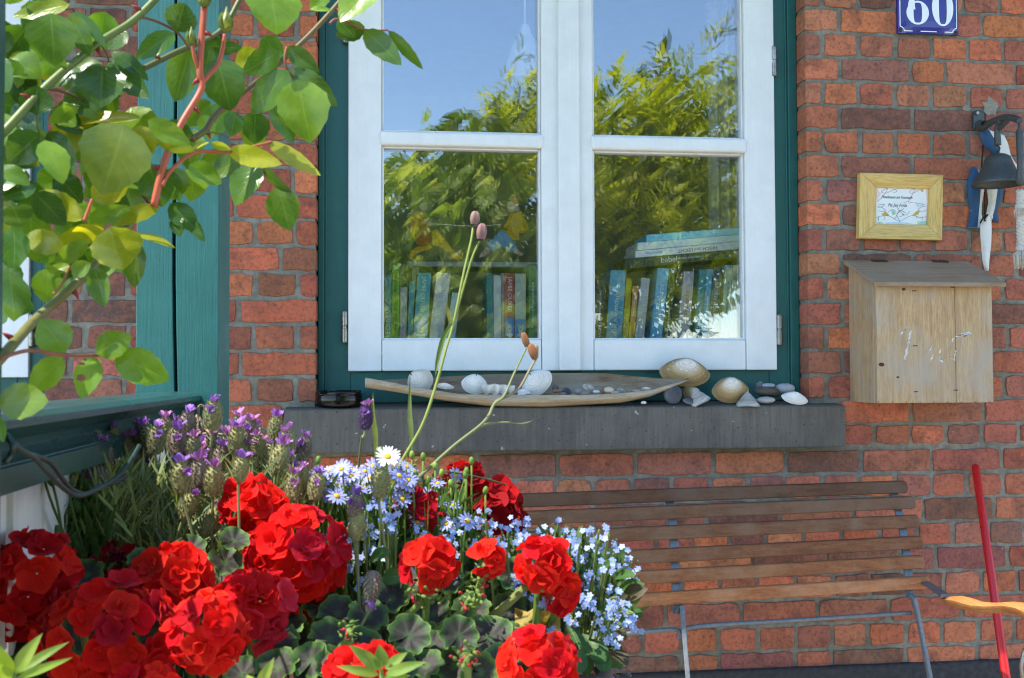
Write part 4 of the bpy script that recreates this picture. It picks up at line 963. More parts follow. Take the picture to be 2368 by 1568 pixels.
# ================================================================== BENCH AND POLE
W10 = crop(1503, 1011.5, .3651)
SLR = [((1635, 275), (1635, 352)), ((1685, 374), (1685, 452)), ((1710, 492), (1710, 572)), ((1730, 626), (1730, 706)), ((1742, 750), (1742, 828)), ((1778, 880), (1778, 955))]
SLL = [((0, 340), (0, 428)), ((0, 438), (0, 528)), ((0, 566), (0, 650)), ((0, 704), (0, 788)), ((0, 843), (0, 925)), ((0, 980), (0, 1064))]
YRs = [-.17, -.19, -.215, -.245, -.275, -.30]
dirs = []
for (a, b), (c, d), yr in zip(SLR, SLL, YRs):
    r_ = at(*W10(a[0], (a[1]+b[1])/2), yr); l_ = atz(*W10(c[0], (c[1]+d[1])/2), r_.z); dd = (l_-r_); dirs.append(math.atan2(dd.y, -dd.x))
BA = sum(dirs)/len(dirs); ex = V((-math.cos(BA), math.sin(BA), 0))                     # along the bench, to its left
print('bench angle', [round(math.degrees(x), 1) for x in dirs])
bench = thing('garden_bench', V((1.0, -.45, .02)), 'folding garden bench with brown wooden slats on a dark steel frame', 'bench')
BL = 1.28; nrm = V((ex.y, -ex.x, 0)); nrm = nrm if nrm.y < 0 else -nrm                  # bench front
rights = []
for i, ((a, b), yr) in enumerate(zip(SLR, YRs)):
    t0, b0 = at(*W10(*a), yr), at(*W10(*b), yr); h = t0.z-b0.z; th = .020; q = MB(); zc = (t0.z+b0.z)/2; rights.append(V((t0.x, t0.y, zc)))
    lean = .18; P = []
    for k in range(9):                                # rounded slat end
        an = -math.pi/2+math.pi*k/8; P.append((h*.32*math.cos(an) if True else 0, h/2*math.sin(an)))
    ring = [V((t0.x, t0.y, zc))-ex*(e-h*.32)+V((0, 0, 1))*z for e, z in P]+[V((t0.x, t0.y, zc))+ex*BL+V((0, 0, h/2)), V((t0.x, t0.y, zc))+ex*BL+V((0, 0, -h/2))]
    ring = [p-nrm*(p.z-zc)*lean for p in ring]
    q.prism(ring, -nrm*th); q.build('back_slat', 'bench_wood', bench, bevel=.0045, seg=3, color=[(.32, .34, .38), (.44, .47, .52), (.52, .54, .57), (.60, .57, .56), (.80, .74, .66), (1.1, 1., .88)][i])  # upper slats stained darker; sunlit warmth of the lowest put into its tint
def along(i, px):                                     # point on slat i's line at image column px
    r_ = rights[i]; lo, hi = 0., BL
    for _ in range(40):
        m_ = (lo+hi)/2
        if px_of(r_+ex*m_)[0] > px: lo = m_
        else: hi = m_
    return r_+ex*lo
def strap(pts, wd, th, name, mat='bench_metal'):      # flat bar following points, wide along the bench
    q = MB(); G = []
    for p in pts:
        p = V(p); G.append([p+ex*wd/2-nrm*0, p-ex*wd/2, p-ex*wd/2-nrm*th, p+ex*wd/2-nrm*th, p+ex*wd/2])
    q.grid(G); q.add(G[0][:4], [(0, 1, 2, 3)]); q.add(G[-1][:4], [(3, 2, 1, 0)]); return q.build(name, mat, bench, bevel=.001)
for cols, legpx in (((1552, 1560, 1564, 1567, 1570, 1572), ((1577, 1403), (1579, 1440), (1590, 1568))), ((2072, 2082, 2094, 2103, 2108, 2112), ((2112, 1385), (2122, 1425), (2150, 1568)))):
    pts = [along(i, c)-nrm*.0205 for i, c in enumerate(cols)]; top = pts[0]+(pts[0]-pts[1])*.3
    strap([top]+pts+[pts[-1]+(pts[-1]-pts[-2])*.75], .026, .005, 'back_strap')
    p0 = pts[-1]+(pts[-1]-pts[-2])*.75; yb_ = p0.y
    L = [p0+V((0, 0, .004)), at(*legpx[0], yb_-.01), at(*legpx[1], yb_-.025), at(*legpx[2], yb_-.08)]; d = (L[3]-L[2]).normalized(); k = (L[3].z-.025)/-d.z
    L.append(L[3]+d*k); q = MB(); q.tube([p for p in L], [.013, .010, .0085, .0085, .0085], 4); q.build('leg', 'bench_metal', bench, bevel=.002)
    if cols[0] > 2000: rleg = L
    else: lleg = L
ca = at(2106, 1417, rleg[2].y+.01); cbp = at(1592, 1450, lleg[2].y+.008)
q = MB().tube(spline([ca, ca+(cbp-ca)*.5, cbp+(ca-cbp)*.02, cbp+V((-.006, 0, -.022))], 5), .0062, 8); q.build('cross_bar', 'bench_metal', bench, smooth=True)
c2 = at(1562, 1456, lleg[2].y+.008); q = MB().tube(spline([c2+V((.006, 0, -.022)), c2, c2+ex*.14+V((0, 0, -.001))], 5), .0062, 8); q.build('cross_bar', 'bench_metal', bench, smooth=True)
z3 = crop(2023, 1300.5, .1707)
a0 = rights[5]-nrm*.01+ex*.015; st1 = at(*z3(945, 450), a0.y-.17)
q = MB(); a1 = a0+V((.02, -.01, 0))
G = []
for p in (a0, st1): G.append([p+V((-.012, 0, .004)), p+V((.012, 0, .004)), p+V((.012, 0, -.004)), p+V((-.012, 0, -.004)), p+V((-.012, 0, .004))])
q.grid(G); q.add(G[0][:4], [(0, 1, 2, 3)]); q.add(G[1][:4], [(3, 2, 1, 0)]); q.build('arm_bracket', 'bench_metal', bench, bevel=.001)
top = [(900, 482), (1020, 462), (1150, 450), (1270, 480), (1400, 528), (1600, 546), (1850, 530), (2018, 545), (2250, 640)]
bt = [(905, 490), (1000, 566), (1150, 625), (1300, 668), (1450, 688), (1700, 690), (1850, 690), (2018, 745), (2250, 900)]
G = []
for i in range(25):
    f = i/24; Y = st1.y+.03-.34*f; x = 900+(2250-900)*f
    a, b = at(*z3(x, interp(top, x)), Y), at(*z3(x, interp(bt, x)), Y); h = a.z-b.z; hw = max(.006, .024*min(1, f*6+.2))
    c = (a+b)/2; r = []
    # the top face tilts towards the viewer so the far edge is higher
    for u, v in ((-1, .35), (-.6, .95), (.2, 1.), (.9, .75), (1, .1), (.9, -.6), (0, -1.), (-.8, -.7), (-1, .35)):
        r.append(c+V((u*hw, 0, v*h*.5)))
    G.append(r)
q = MB().grid(G); q.add(G[0][:8], [tuple(range(8))]); q.add(G[-1][:8], [tuple(range(8))[::-1]]); q.build('arm_rest', 'arm_wood', bench, smooth=True)

# ---- red pole leaning on the wall
a = at(2254, 1075, -.016); b = at(2326, 1568, -.46); d = (b-a).normalized(); foot = a+d*((a.z-.03)/-d.z)
pole = thing('red_pole', (foot.x, foot.y, .02), 'shiny red plastic broom pole leaning against the brick wall', 'pole')
MB().tube([a, a+(foot-a)*.004, a+(foot-a)*.012, foot], [.006, .0105, .0118, .0118], 16).build('handle', 'red_pole', pole, smooth=True)
q = MB().box((foot.x-.16, foot.y-.03, .06), (foot.x+.16, foot.y+.03, .10)); q.build('broom_head', 'red_pole', pole, bevel=.008)
q = MB()
for i in range(60): x = foot.x+R.uniform(-.15, .15); y = foot.y+R.uniform(-.026, .026); q.tube([(x, y, .062), (x*1.0+R.uniform(-.01, .01), y+R.uniform(-.01, .01), .022)], .0018, 3)
tag(q.build('bristles', 'string', pole), kind='stuff')
# ---- wire hoop at the right edge
c = at(2402, 1545, -.42); rx_, rz_ = 47*scale_at(-.42), 70*scale_at(-.42)
tag(MB().tube([(c.x+rx_*math.cos(i*math.pi/16), c.y, c.z+rz_*math.sin(i*math.pi/16)) for i in range(33)], .0062, 8).build('metal_hoop', 'steel', smooth=True), 'grey metal hoop just showing at the right edge below the arm rest', 'hoop')
# ================================================================== PLANTS
def leaf(mb, B, T, wd, N, fold=.18, bend=.12, shape='rose', nr=9, mi=0, roll=0.):
    """blade from base to tip with a folded midrib and an arched length"""
    B, T = V(B), V(T); ax = T-B; L = ax.length; t = ax/L; N = (V(N)-t*V(N).dot(t)).normalized(); s_ = t.cross(N)
    if roll: Rm = Matrix.Rotation(roll, 3, t); N, s_ = Rm @ N, Rm @ s_
    G = []; uv = []
    for i in range(nr+1):
        f = i/nr
        if shape == 'rose': h = (math.sin(math.pi*f**.86)**.72)*(1-.12*f) if 0 < f < 1 else 0
        elif shape == 'lance': h = math.sin(math.pi*f**.75)**.9 if 0 < f < 1 else 0
        elif shape == 'spoon': h = math.sin(math.pi*f**1.35)**.8 if 0 < f < 1 else 0
        else: h = (1-f)**.6*min(1, f*6+.5)
        h = max(h, .015)*wd/2; c = B+ax*f+N*(bend*L*math.sin(math.pi*f)); row = []
        for k in range(7):
            u = k/3-1; ser = 1+(.035*(1 if i % 2 else -1) if abs(u) == 1 and shape == 'rose' else 0)
            row.append(c+s_*(u*h*ser)+N*(fold*abs(u)**1.4*h+.05*h*math.sin(f*9+u*3))); uv.append((k/6, f))
        G.append(row)
    return mb.grid(G, uv, mi)
# ------------------------------------------------------------------ climbing rose
c1 = lambda x, y: (x*.3418, y*.3418)
c2 = lambda x, y: (x*.3418, 520+y*.3418)
def rY(px, py, layer): return -2.30+.00026*max(0, min(1000, px))+layer*.028-(.10 if (px < 170 and py > 760) else 0)
rose = thing('climbing_rose', (-.75, -2.2, .02), 'climbing rose branch with glossy green leaves and red shoots before the post', 'rose')
GR = {'g': (.085, .19, .022), 'd': (.06, .15, .022), 'y': (.33, .38, .02), 'l': (.16, .29, .024), 'p': (.17, .25, .045), 'k': (.042, .11, .018)}  # 'y' puts sunlight shining through a leaf into its colour
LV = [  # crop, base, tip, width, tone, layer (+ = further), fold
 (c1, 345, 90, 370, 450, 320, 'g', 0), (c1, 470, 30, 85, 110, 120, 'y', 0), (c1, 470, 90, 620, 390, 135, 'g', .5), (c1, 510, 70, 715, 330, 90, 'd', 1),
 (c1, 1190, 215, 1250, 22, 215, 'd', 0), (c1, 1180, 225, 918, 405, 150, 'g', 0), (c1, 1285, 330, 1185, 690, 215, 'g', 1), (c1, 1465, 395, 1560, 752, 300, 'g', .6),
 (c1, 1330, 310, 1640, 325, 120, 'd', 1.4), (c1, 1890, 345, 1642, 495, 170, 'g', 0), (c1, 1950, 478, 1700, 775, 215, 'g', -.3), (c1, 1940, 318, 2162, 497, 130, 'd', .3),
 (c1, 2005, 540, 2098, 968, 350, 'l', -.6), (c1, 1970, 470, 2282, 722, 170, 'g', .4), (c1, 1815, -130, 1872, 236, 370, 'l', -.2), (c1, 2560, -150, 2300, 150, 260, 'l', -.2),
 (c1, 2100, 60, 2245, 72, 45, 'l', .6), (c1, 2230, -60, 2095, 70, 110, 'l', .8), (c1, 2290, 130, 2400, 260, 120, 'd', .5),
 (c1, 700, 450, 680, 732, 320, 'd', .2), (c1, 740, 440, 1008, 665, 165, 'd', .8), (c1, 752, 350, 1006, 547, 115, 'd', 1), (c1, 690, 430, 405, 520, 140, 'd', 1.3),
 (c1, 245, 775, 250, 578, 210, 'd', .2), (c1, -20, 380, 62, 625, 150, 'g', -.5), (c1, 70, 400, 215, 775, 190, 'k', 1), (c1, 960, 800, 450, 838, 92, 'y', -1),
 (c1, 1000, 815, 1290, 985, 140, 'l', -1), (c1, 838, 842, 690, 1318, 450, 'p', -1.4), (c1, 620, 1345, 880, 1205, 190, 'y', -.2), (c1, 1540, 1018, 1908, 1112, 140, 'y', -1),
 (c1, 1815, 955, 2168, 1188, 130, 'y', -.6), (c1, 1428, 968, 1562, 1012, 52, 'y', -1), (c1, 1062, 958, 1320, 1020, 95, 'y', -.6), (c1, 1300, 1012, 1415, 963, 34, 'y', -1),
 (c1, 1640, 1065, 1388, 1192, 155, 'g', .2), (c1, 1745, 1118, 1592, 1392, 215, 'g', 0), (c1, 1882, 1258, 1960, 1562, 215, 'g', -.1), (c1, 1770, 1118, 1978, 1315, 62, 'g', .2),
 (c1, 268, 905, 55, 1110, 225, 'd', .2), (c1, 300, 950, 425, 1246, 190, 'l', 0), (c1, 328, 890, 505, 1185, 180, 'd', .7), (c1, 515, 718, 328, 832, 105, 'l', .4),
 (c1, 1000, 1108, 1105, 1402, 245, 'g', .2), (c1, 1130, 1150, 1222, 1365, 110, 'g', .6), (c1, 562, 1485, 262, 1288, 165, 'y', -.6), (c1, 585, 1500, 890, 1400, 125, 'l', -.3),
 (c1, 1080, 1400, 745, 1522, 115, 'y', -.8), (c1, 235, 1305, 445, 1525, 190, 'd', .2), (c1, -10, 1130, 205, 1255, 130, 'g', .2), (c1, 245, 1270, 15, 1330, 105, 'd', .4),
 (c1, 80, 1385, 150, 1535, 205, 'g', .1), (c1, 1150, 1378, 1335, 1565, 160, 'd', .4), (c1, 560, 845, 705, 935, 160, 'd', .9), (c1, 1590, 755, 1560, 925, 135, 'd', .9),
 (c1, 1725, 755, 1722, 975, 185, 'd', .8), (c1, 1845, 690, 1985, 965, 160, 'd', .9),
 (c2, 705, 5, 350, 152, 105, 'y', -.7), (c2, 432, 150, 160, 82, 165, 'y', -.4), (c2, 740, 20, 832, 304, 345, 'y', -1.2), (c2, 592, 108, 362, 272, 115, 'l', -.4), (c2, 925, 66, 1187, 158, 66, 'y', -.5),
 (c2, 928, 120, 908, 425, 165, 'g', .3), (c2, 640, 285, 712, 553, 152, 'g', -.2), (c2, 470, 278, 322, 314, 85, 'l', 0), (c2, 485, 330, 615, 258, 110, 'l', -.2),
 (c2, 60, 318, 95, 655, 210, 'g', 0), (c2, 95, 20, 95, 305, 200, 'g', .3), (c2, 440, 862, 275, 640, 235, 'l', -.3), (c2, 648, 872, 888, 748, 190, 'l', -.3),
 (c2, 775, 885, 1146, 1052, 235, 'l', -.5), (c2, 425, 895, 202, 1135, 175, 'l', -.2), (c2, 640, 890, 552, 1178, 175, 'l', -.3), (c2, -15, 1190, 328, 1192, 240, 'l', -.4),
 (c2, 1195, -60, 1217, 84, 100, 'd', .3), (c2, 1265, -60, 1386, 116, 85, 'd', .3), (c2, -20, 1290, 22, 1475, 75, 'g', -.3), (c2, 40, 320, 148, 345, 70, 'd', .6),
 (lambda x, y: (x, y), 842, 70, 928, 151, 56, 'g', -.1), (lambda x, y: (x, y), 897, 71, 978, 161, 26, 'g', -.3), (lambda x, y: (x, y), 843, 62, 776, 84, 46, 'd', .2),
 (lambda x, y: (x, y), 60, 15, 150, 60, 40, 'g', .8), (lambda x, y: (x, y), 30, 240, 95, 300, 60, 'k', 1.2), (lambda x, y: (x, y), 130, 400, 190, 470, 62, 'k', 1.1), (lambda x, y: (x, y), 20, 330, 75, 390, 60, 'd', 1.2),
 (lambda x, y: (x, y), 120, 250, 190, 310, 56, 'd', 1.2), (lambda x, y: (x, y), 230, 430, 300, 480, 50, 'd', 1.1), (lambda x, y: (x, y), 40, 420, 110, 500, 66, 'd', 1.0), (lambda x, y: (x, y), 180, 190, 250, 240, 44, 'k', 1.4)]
ID = lambda x, y: (x, y)
def inpoly(poly, x, y):
    c = False
    for (a, b), (u, v) in zip(poly, poly[1:]+poly[:1]):
        if (b > y) != (v > y) and x < (u-a)*(y-b)/(v-b)+a: c = not c
    return c
RP = [(-30, -20), (300, -20), (330, 150), (420, 120), (560, 90), (700, 120), (740, 240), (700, 330), (560, 330), (430, 470), (380, 560), (270, 620), (180, 640), (60, 720), (-30, 800)]
nf = 0
while nf < 115:
    x, y = R.uniform(-30, 740), R.uniform(-20, 800)
    if not inpoly(RP, x, y) or R.random() < (.75 if x > 330 else .1) or (470 < x < 545 and y < 280 and R.random() < .8): continue
    an = R.uniform(.2, 2.9); L = R.uniform(58, 105); nf += 1
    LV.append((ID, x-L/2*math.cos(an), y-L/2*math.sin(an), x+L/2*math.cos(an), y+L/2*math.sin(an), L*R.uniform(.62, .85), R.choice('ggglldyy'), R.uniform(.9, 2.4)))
for (fn, bx, by, tx, ty, wd, tone, lay) in LV:
    b, t_ = fn(bx, by), fn(tx, ty); k = 1 if fn not in (c1, c2) else .3418
    Yb = rY(b[0], b[1], lay)+R.uniform(-.006, .006); tl = R.uniform(-.3, .3); L = math.hypot(t_[0]-b[0], t_[1]-b[1])*scale_at(Yb)
    B = at(b[0], b[1], Yb); T = at(t_[0], t_[1], Yb+L*tl); W = wd*k*scale_at(Yb); ratio = W/max(L, 1e-4)
    roll = R.uniform(-.35, .35) if ratio > .3 else R.choice((-1, 1))*R.uniform(.6, .9); W /= max(.5, math.cos(roll))
    N = (EYE-B).normalized()+V((R.uniform(-.25, .1), 0, R.uniform(.05, .45)))
    q = MB(); leaf(q, B, T, W*1.06, N, R.uniform(.06, .24), R.uniform(-.05, .10), 'rose', 10, roll=roll)
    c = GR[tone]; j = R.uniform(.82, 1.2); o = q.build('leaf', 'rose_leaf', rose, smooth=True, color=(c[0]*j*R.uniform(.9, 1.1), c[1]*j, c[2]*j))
# brown spots on one leaf
for (x, y, r) in ((550, 940, 20), (545, 1035, 34), (575, 912, 14)):
    pts = []
    for i in range(10): a = i*.628; p = c2(x+r*math.cos(a)*R.uniform(.7, 1.2), y+r*.7*math.sin(a)*R.uniform(.7, 1.2)); pts.append(at(p[0], p[1], rY(200, 860, -.3)-.13-.014))
    MB().prism(pts, (0, .0004, 0)).build('brown_spot', 'rust', rose)
def cane(lst, fn, lay, r0, r1, col, thorns=0, name='cane'):
    pts = []
    for (x, y) in lst: p = fn(x, y); pts.append(at(p[0], p[1], rY(p[0], p[1], lay)))
    sp = spline(pts, 7); n = len(sp); q = MB().tube(sp, [(r0+(r1-r0)*i/n)*.74 for i in range(n)], 8)
    o = q.build(name, 'cane', rose, smooth=True, color=col)
    for k in range(thorns):
        i = int(n*(k+.5)/thorns); d = (sp[i]-sp[i-1]).normalized(); sd = d.cross((EYE-sp[i]).normalized()).normalized()*R.choice((1, -1))
        MB().tube([sp[i]+sd*r0*.6, sp[i]+sd*(r0+.002)-d*.001, sp[i]+sd*(r0+.0055)-d*.003], [.0028, .0018, .0002], 6).build('thorn', 'cane', o, smooth=True, color=(.30, .03, .03))
    return o
GC, BC, RC = (.12, .17, .03), (.14, .10, .035), (.46, .10, .045)
cane([(-300, 1200), (0, 920), (310, 590), (640, 310), (900, 140), (1100, -60), (1300, -300)], c1, .35, .0055, .0042, GC, 5)
cane([(950, 475), (1200, 350), (1480, 220), (1620, 0), (1700, -160)], c1, .9, .0040, .0034, (.10, .12, .03), 3)
cane([(1295, 945), (1390, 880), (1490, 750), (1870, 440), (2080, 250), (2265, 50), (2400, -120)], c1, .7, .0042, .0034, BC, 3)
cane([(-500, 1250), (-200, 1100), (0, 905), (240, 640), (480, 430), (660, 250), (820, 60), (1000, -120), (1040, -140)], c2, .1, .0062, .0042, (.17, .16, .045), 5)
cane([(1040, 1395), (1110, 1100), (1220, 850), (1345, 640), (1368, 560), (1352, 480), (1365, 250), (1382, 50)], c1, -.8, .0046, .0042, RC, 4)
cane([(1352, 485), (1320, 400), (1300, 305)], c1, -.8, .0030, .0022, RC); cane([(1370, 555), (1470, 440), (1505, 340), (1520, 235)], c1, -.8, .0034, .0024, RC)
cane([(0, 905), (200, 850), (440, 880), (640, 885), (790, 885)], c2, -.3, .0022, .0016, (.26, .09, .04))
cane([(1095, 1260), (1160, 1150), (1300, 1040), (1430, 1025), (1550, 1030), (1840, 960)], c1, -.9, .0026, .0018, RC); cane([(565, 1500), (590, 1440), (622, 1350)], c1, -.5, .0022, .0018, RC)
cane([(640, 310), (760, 240), (905, 135), (1010, 130), (1190, 215), (1280, 330)], c1, .4, .0018, .0016, (.20, .10, .03)); cane([(245, 775), (265, 900), (330, 975)], c1, .3, .0016, .0014, GC)
cane([(345, 95), (470, 60), (520, 95), (700, 330), (735, 420)], c1, .9, .0016, .0014, BC); cane([(1940, 320), (1925, 400), (1950, 480), (2010, 545)], c1, .2, .0018, .0014, (.3, .11, .04))
cane([(310, 600), (420, 620), (560, 680), (640, 740)], c1, .8, .0020, .0016, BC); cane([(1330, 930), (1400, 895), (1500, 910), (1545, 930)], c1, .6, .0016, .0012, GC); cane([(1640, 1065), (1720, 1110), (1880, 1258)], c1, .3, .0018, .0014, BC)
cane([(2230, 160), (2290, 130), (2465, 200), (2625, 205)], c1, .1, .0018, .0012, (.3, .08, .04)); cane([(470, 280), (420, 400), (360, 470)], c2, 0, .0018, .0016, (.3, .12, .04))
for (x, y, L, wd) in ((1294, 250, 120, 62), (1532, 140, 160, 92), (1382, -20, 130, 84)):       # rose buds
    p0, p1 = c1(x, y+L*.5), c1(x, y-L*.5); a, b = at(p0[0], p0[1], rY(450, 60, -.8)), at(p1[0], p1[1], rY(450, 60, -.8)); w_ = wd*.3418*scale_at(a.y)/2; ax_ = b-a
    q = MB().tube([a+ax_*f for f in (0, .1, .3, .5, .7, .9, 1.1)], [w_*.3, w_*.8, w_, w_*.9, w_*.55, w_*.25, w_*.08], 10)
    o = q.build('bud', 'cane', rose, smooth=True, color=(.16, .20, .03))
    for k in range(5):
        a_ = k*1.257; d = V((math.cos(a_), math.sin(a_), 0)); q = MB(); leaf(q, a+d*w_*.5, a+ax_*(.75+.2*R.random())+d*w_*R.uniform(.5, 1.1), w_*1.1, d, .1, .15, 'lance', 5); q.build('sepal', 'rose_leaf', o, smooth=True, color=(.16, .22, .04))

# ------------------------------------------------------------------ planter
SOILZ = .80
bk = thing('wicker_planter', (-.22, -2.02, .02), 'dark wicker planter under the flowers with its rim at the bottom edge', 'planter')
pe = at(1396, 1568, -2.06); rx_ = .50; cxp_ = pe.x-rx_+.004; rz_ = pe.z
for k in range(26):
    z = .10+k*.0275; f = k/26; sc = .82+.18*f; pts = []
    for i in range(65):
        a = 2*math.pi*i/64; o = .006*math.cos(a*24+k*math.pi); pts.append((cxp_+(rx_*sc+o)*math.cos(a), -2.02+(.27*sc+o)*math.sin(a), z))
    MB().tube(pts, .0135, 6, cap=False).build('withy', 'wicker', bk, smooth=True)
pts = [(cxp_+(rx_+.002)*math.cos(a), -2.02+.275*math.sin(a), rz_+.020-.02*math.cos(2*a)) for a in [2*math.pi*i/64 for i in range(65)]]
MB().tube(pts, .0095, 8, cap=False).build('rim', 'wicker', bk, smooth=True)
MB().lathe([(0, SOILZ), (.3, SOILZ-.004), (.46, SOILZ-.01), (.48, SOILZ-.08)], (cxp_, -2.02, 0), 40, ax=(1, .54)).build('soil', 'soil', bk)
MB().lathe([(0, .022), (.42, .022), (.42, .10), (0, .10)], (cxp_, -2.02, 0), 40, ax=(1, .54)).build('base', 'wicker', bk)

# ------------------------------------------------------------------ petals and flowers (meshes shared by the copies)
def petal(mb, axis, ang, L, wd, cup, rise, ruf=.06, nr=5, nc=5, mi=0, ph=0., notch=.0, base=.04):
    """one petal pointing outwards at angle ang round the axis (0,0,1)"""
    d = V((math.cos(ang), math.sin(ang), 0)); s_ = V((-math.sin(ang), math.cos(ang), 0)); up = V((0, 0, 1)); G = []; uv = []
    for i in range(nr+1):
        u = i/nr; h = wd*.5*(.16+.84*math.sin(math.pi*min(1, u*.80+.02))**.9); row = []
        th = rise+cup*u; r = L*u
        for k in range(nc+1):
            v = k/nc*2-1; rr = r*(1-.16*v*v*u-notch*(1-abs(v))*u); p = d*(base+rr*math.cos(th))+up*(rr*math.sin(th))+s_*(v*h)
            p += (up*math.cos(th)-d*math.sin(th))*(.22*h*v*v+ruf*L*u*math.sin(v*4.2+ph+u*3)); row.append(p); uv.append((k/nc, u))
        G.append(row)
    return mb.grid(G, uv, mi)
GER = []
for k in range(7):
    q = MB(); n = R.choice((6, 7, 8))
    for i in range(5): petal(q, 0, i*1.2566+R.uniform(-.2, .2), R.uniform(.95, 1.12), R.uniform(1.0, 1.25), R.uniform(-.35, .35), R.uniform(.0, .36), .06, ph=R.uniform(0, 6))
    for i in range(n-5): petal(q, 0, i*6.283/(n-5)+R.uniform(-.4, .4), R.uniform(.5, .74), R.uniform(.6, .85), R.uniform(.1, .6), R.uniform(.5, .9), .06, ph=R.uniform(0, 6))
    GER.append(q.mesh('geranium_floret', 'geranium', smooth=True))
WIL = []
for k in range(3):
    q = MB()
    for i in range(7): petal(q, 0, i*.9+R.uniform(-.3, .3), R.uniform(.6, 1.0), R.uniform(.35, .6), R.uniform(-.6, 1.4), R.uniform(-.2, .9), .18, ph=R.uniform(0, 6))
    WIL.append(q.mesh('wilted_floret', 'geranium', smooth=True))
BUD = []
for k in range(3):
    q = MB(); q.ball((0, 0, .4), (.34, .34, .52), 8, 6); q.tube([(0, 0, -.9), (0, 0, 0)], [.10, .12], 5); BUD.append(q.mesh('bud', 'bud_green', smooth=True))
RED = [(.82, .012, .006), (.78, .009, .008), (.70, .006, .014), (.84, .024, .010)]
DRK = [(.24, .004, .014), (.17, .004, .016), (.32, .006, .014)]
def gh(plant, cx, cy, rx, ry, Y, n, sz, cols=RED, lst=None, sparse=1., stalk=True, buds=0, facing=(0, -1, .35)):
    s_ = scale_at(Y); C = at(cx, cy, Y); rxm, rym = rx*s_, ry*s_; rr = (rxm+rym)/2
    sk = MB(); foot = V((C.x*.9+R.uniform(-.02, .02), Y+.05, SOILZ)); base = C+V((0, .02, -rym*.55))
    sk.tube(spline([foot, foot.lerp(base, .5)+V((R.uniform(-.015, .015), .0, .01)), base], 5), [.0042]*11, 7)
    head = sk.build('flower_head', 'stem', plant, smooth=True, color=(.10, .17, .03))
    fz = V(facing).normalized(); ga = 2.39996; k = 0; fr = min(40., .72*min(rx, ry)+8) if lst is None else rr/s_*sz; sz = fr*s_/rr; n = max(n, int(rx*ry/fr**2*2.5)+2) if lst is None else n
    for i in range(n):
        z = 1-(i+.5)/n*1.35; ph = i*ga; st = math.sqrt(max(0, 1-z*z)); ex_ = V((1, 0, 0)); ey_ = fz.cross(ex_).normalized(); ex_ = ey_.cross(fz)
        d = (fz*z+ex_*st*math.cos(ph)+ey_*st*math.sin(ph)); d = (d+V((R.uniform(-.18, .18), R.uniform(-.1, .1), R.uniform(-.18, .18)))).normalized()
        rad_ = max(.05, 1-sz*.5)*R.uniform(.88, 1.1); p = C+V((d.x*rxm*rad_, d.y*rr*rad_*.9, d.z*rym*rad_)); r = rr*sz*R.uniform(.88, 1.18)
        c = R.choice(cols); j = R.uniform(.85, 1.12)
        o = inst('floret', R.choice(lst or GER), frame(p, d+V((0, -.25, .10)), r, R.uniform(0, 6.28)), head, (c[0]*j, c[1]*j, c[2]))
        if r > .004 and sparse < 1:
            pd = MB().tube([base.lerp(C, .3), p], [.0012, .001], 5).build('pedicel', 'stem', head, smooth=True, color=(.22, .07, .03))
    for i in range(buds): gbud(head, cx+R.uniform(-rx, rx)*.7, cy+ry*R.uniform(.75, 1.15), Y, 26)
    return head
def gbud(head, px, py, Y, size, col=None):
    d = V((R.uniform(-1, 1), -.5, R.uniform(-.6, .7))); c = col or ((.13, .20, .035) if R.random() < .75 else (.42, .03, .03))
    inst('bud', R.choice(BUD), frame(at(px, py, Y+R.uniform(-.012, .012)), d, size*.5*scale_at(Y), 0), head, c)
def budcluster(plant, cx, cy, rx, ry, Y, n, size=24, foot=None):
    a = at(cx, cy, Y); f = foot and at(*foot, Y+.03) or V((a.x, Y+.05, SOILZ))
    h = MB().tube(spline([f, f.lerp(a, .6)+V((.004, 0, 0)), a], 5), .0036, 7).build('bud_cluster', 'stem', plant, smooth=True, color=(.15, .22, .05))
    for i in range(n):
        an = i*2.4; r = math.sqrt((i+.5)/n); gbud(h, cx+rx*r*math.cos(an), cy+ry*r*math.sin(an), Y-.015*(1-r), size*R.uniform(.8, 1.15))
    return h
ZL = []
for k in range(4):
    q = MB(); G = []; uv = []; nl = 8; ph = R.uniform(0, 6)
    for i in range(8):
        r = i/7; row = []
        for j in range(49):
            a = -2.95+5.9*j/48; lob = 1-.13*abs(math.sin((a+.2)*nl/2.*.98))**3*r-.035*abs(math.sin(a*nl*1.5))*r; z = .22*r*r+.07*r*r*math.sin(a*4+ph)+.05*r*math.sin(a*8)*r
            row.append(V((r*lob*math.cos(a), r*lob*math.sin(a), z))); uv.append((r, (a+2.95)/5.9))
        G.append(row)
    q.grid(G, uv); ZL.append(q.mesh('zonal_leaf', 'zonal', smooth=True))
def zleaf(plant, px, py, dia, Y, tilt=None):
    P = at(px, py, Y); N = (EYE-P).normalized()*.8+V((R.uniform(-.5, .5), 0, R.uniform(.2, 1.))); r = dia/2*scale_at(Y)*1.08
    inst('leaf', R.choice(ZL), frame(P, N, r, R.uniform(0, 6.28)), plant, R.choice([(.05, .12, .025), (.065, .15, .03), (.04, .10, .025)]))
ga_ = thing('red_geranium', (-.35, -2.15, SOILZ), 'large red geranium with double flower heads filling the left foreground', 'geranium', 'geraniums in the planter')
gb_ = thing('red_geranium', (.0, -2.1, SOILZ), 'red geranium behind the daisies with dark wilting heads by the bench', 'geranium', 'geraniums in the planter')
gc_ = thing('red_geranium', (.02, -2.2, SOILZ), 'red geranium with zoned scalloped leaves and green bud clusters in the middle', 'geranium', 'geraniums in the planter')
gd_ = thing('red_geranium', (-.05, -2.35, SOILZ), 'red geranium whose two heads are cut by the bottom edge', 'geranium', 'geraniums in the planter')
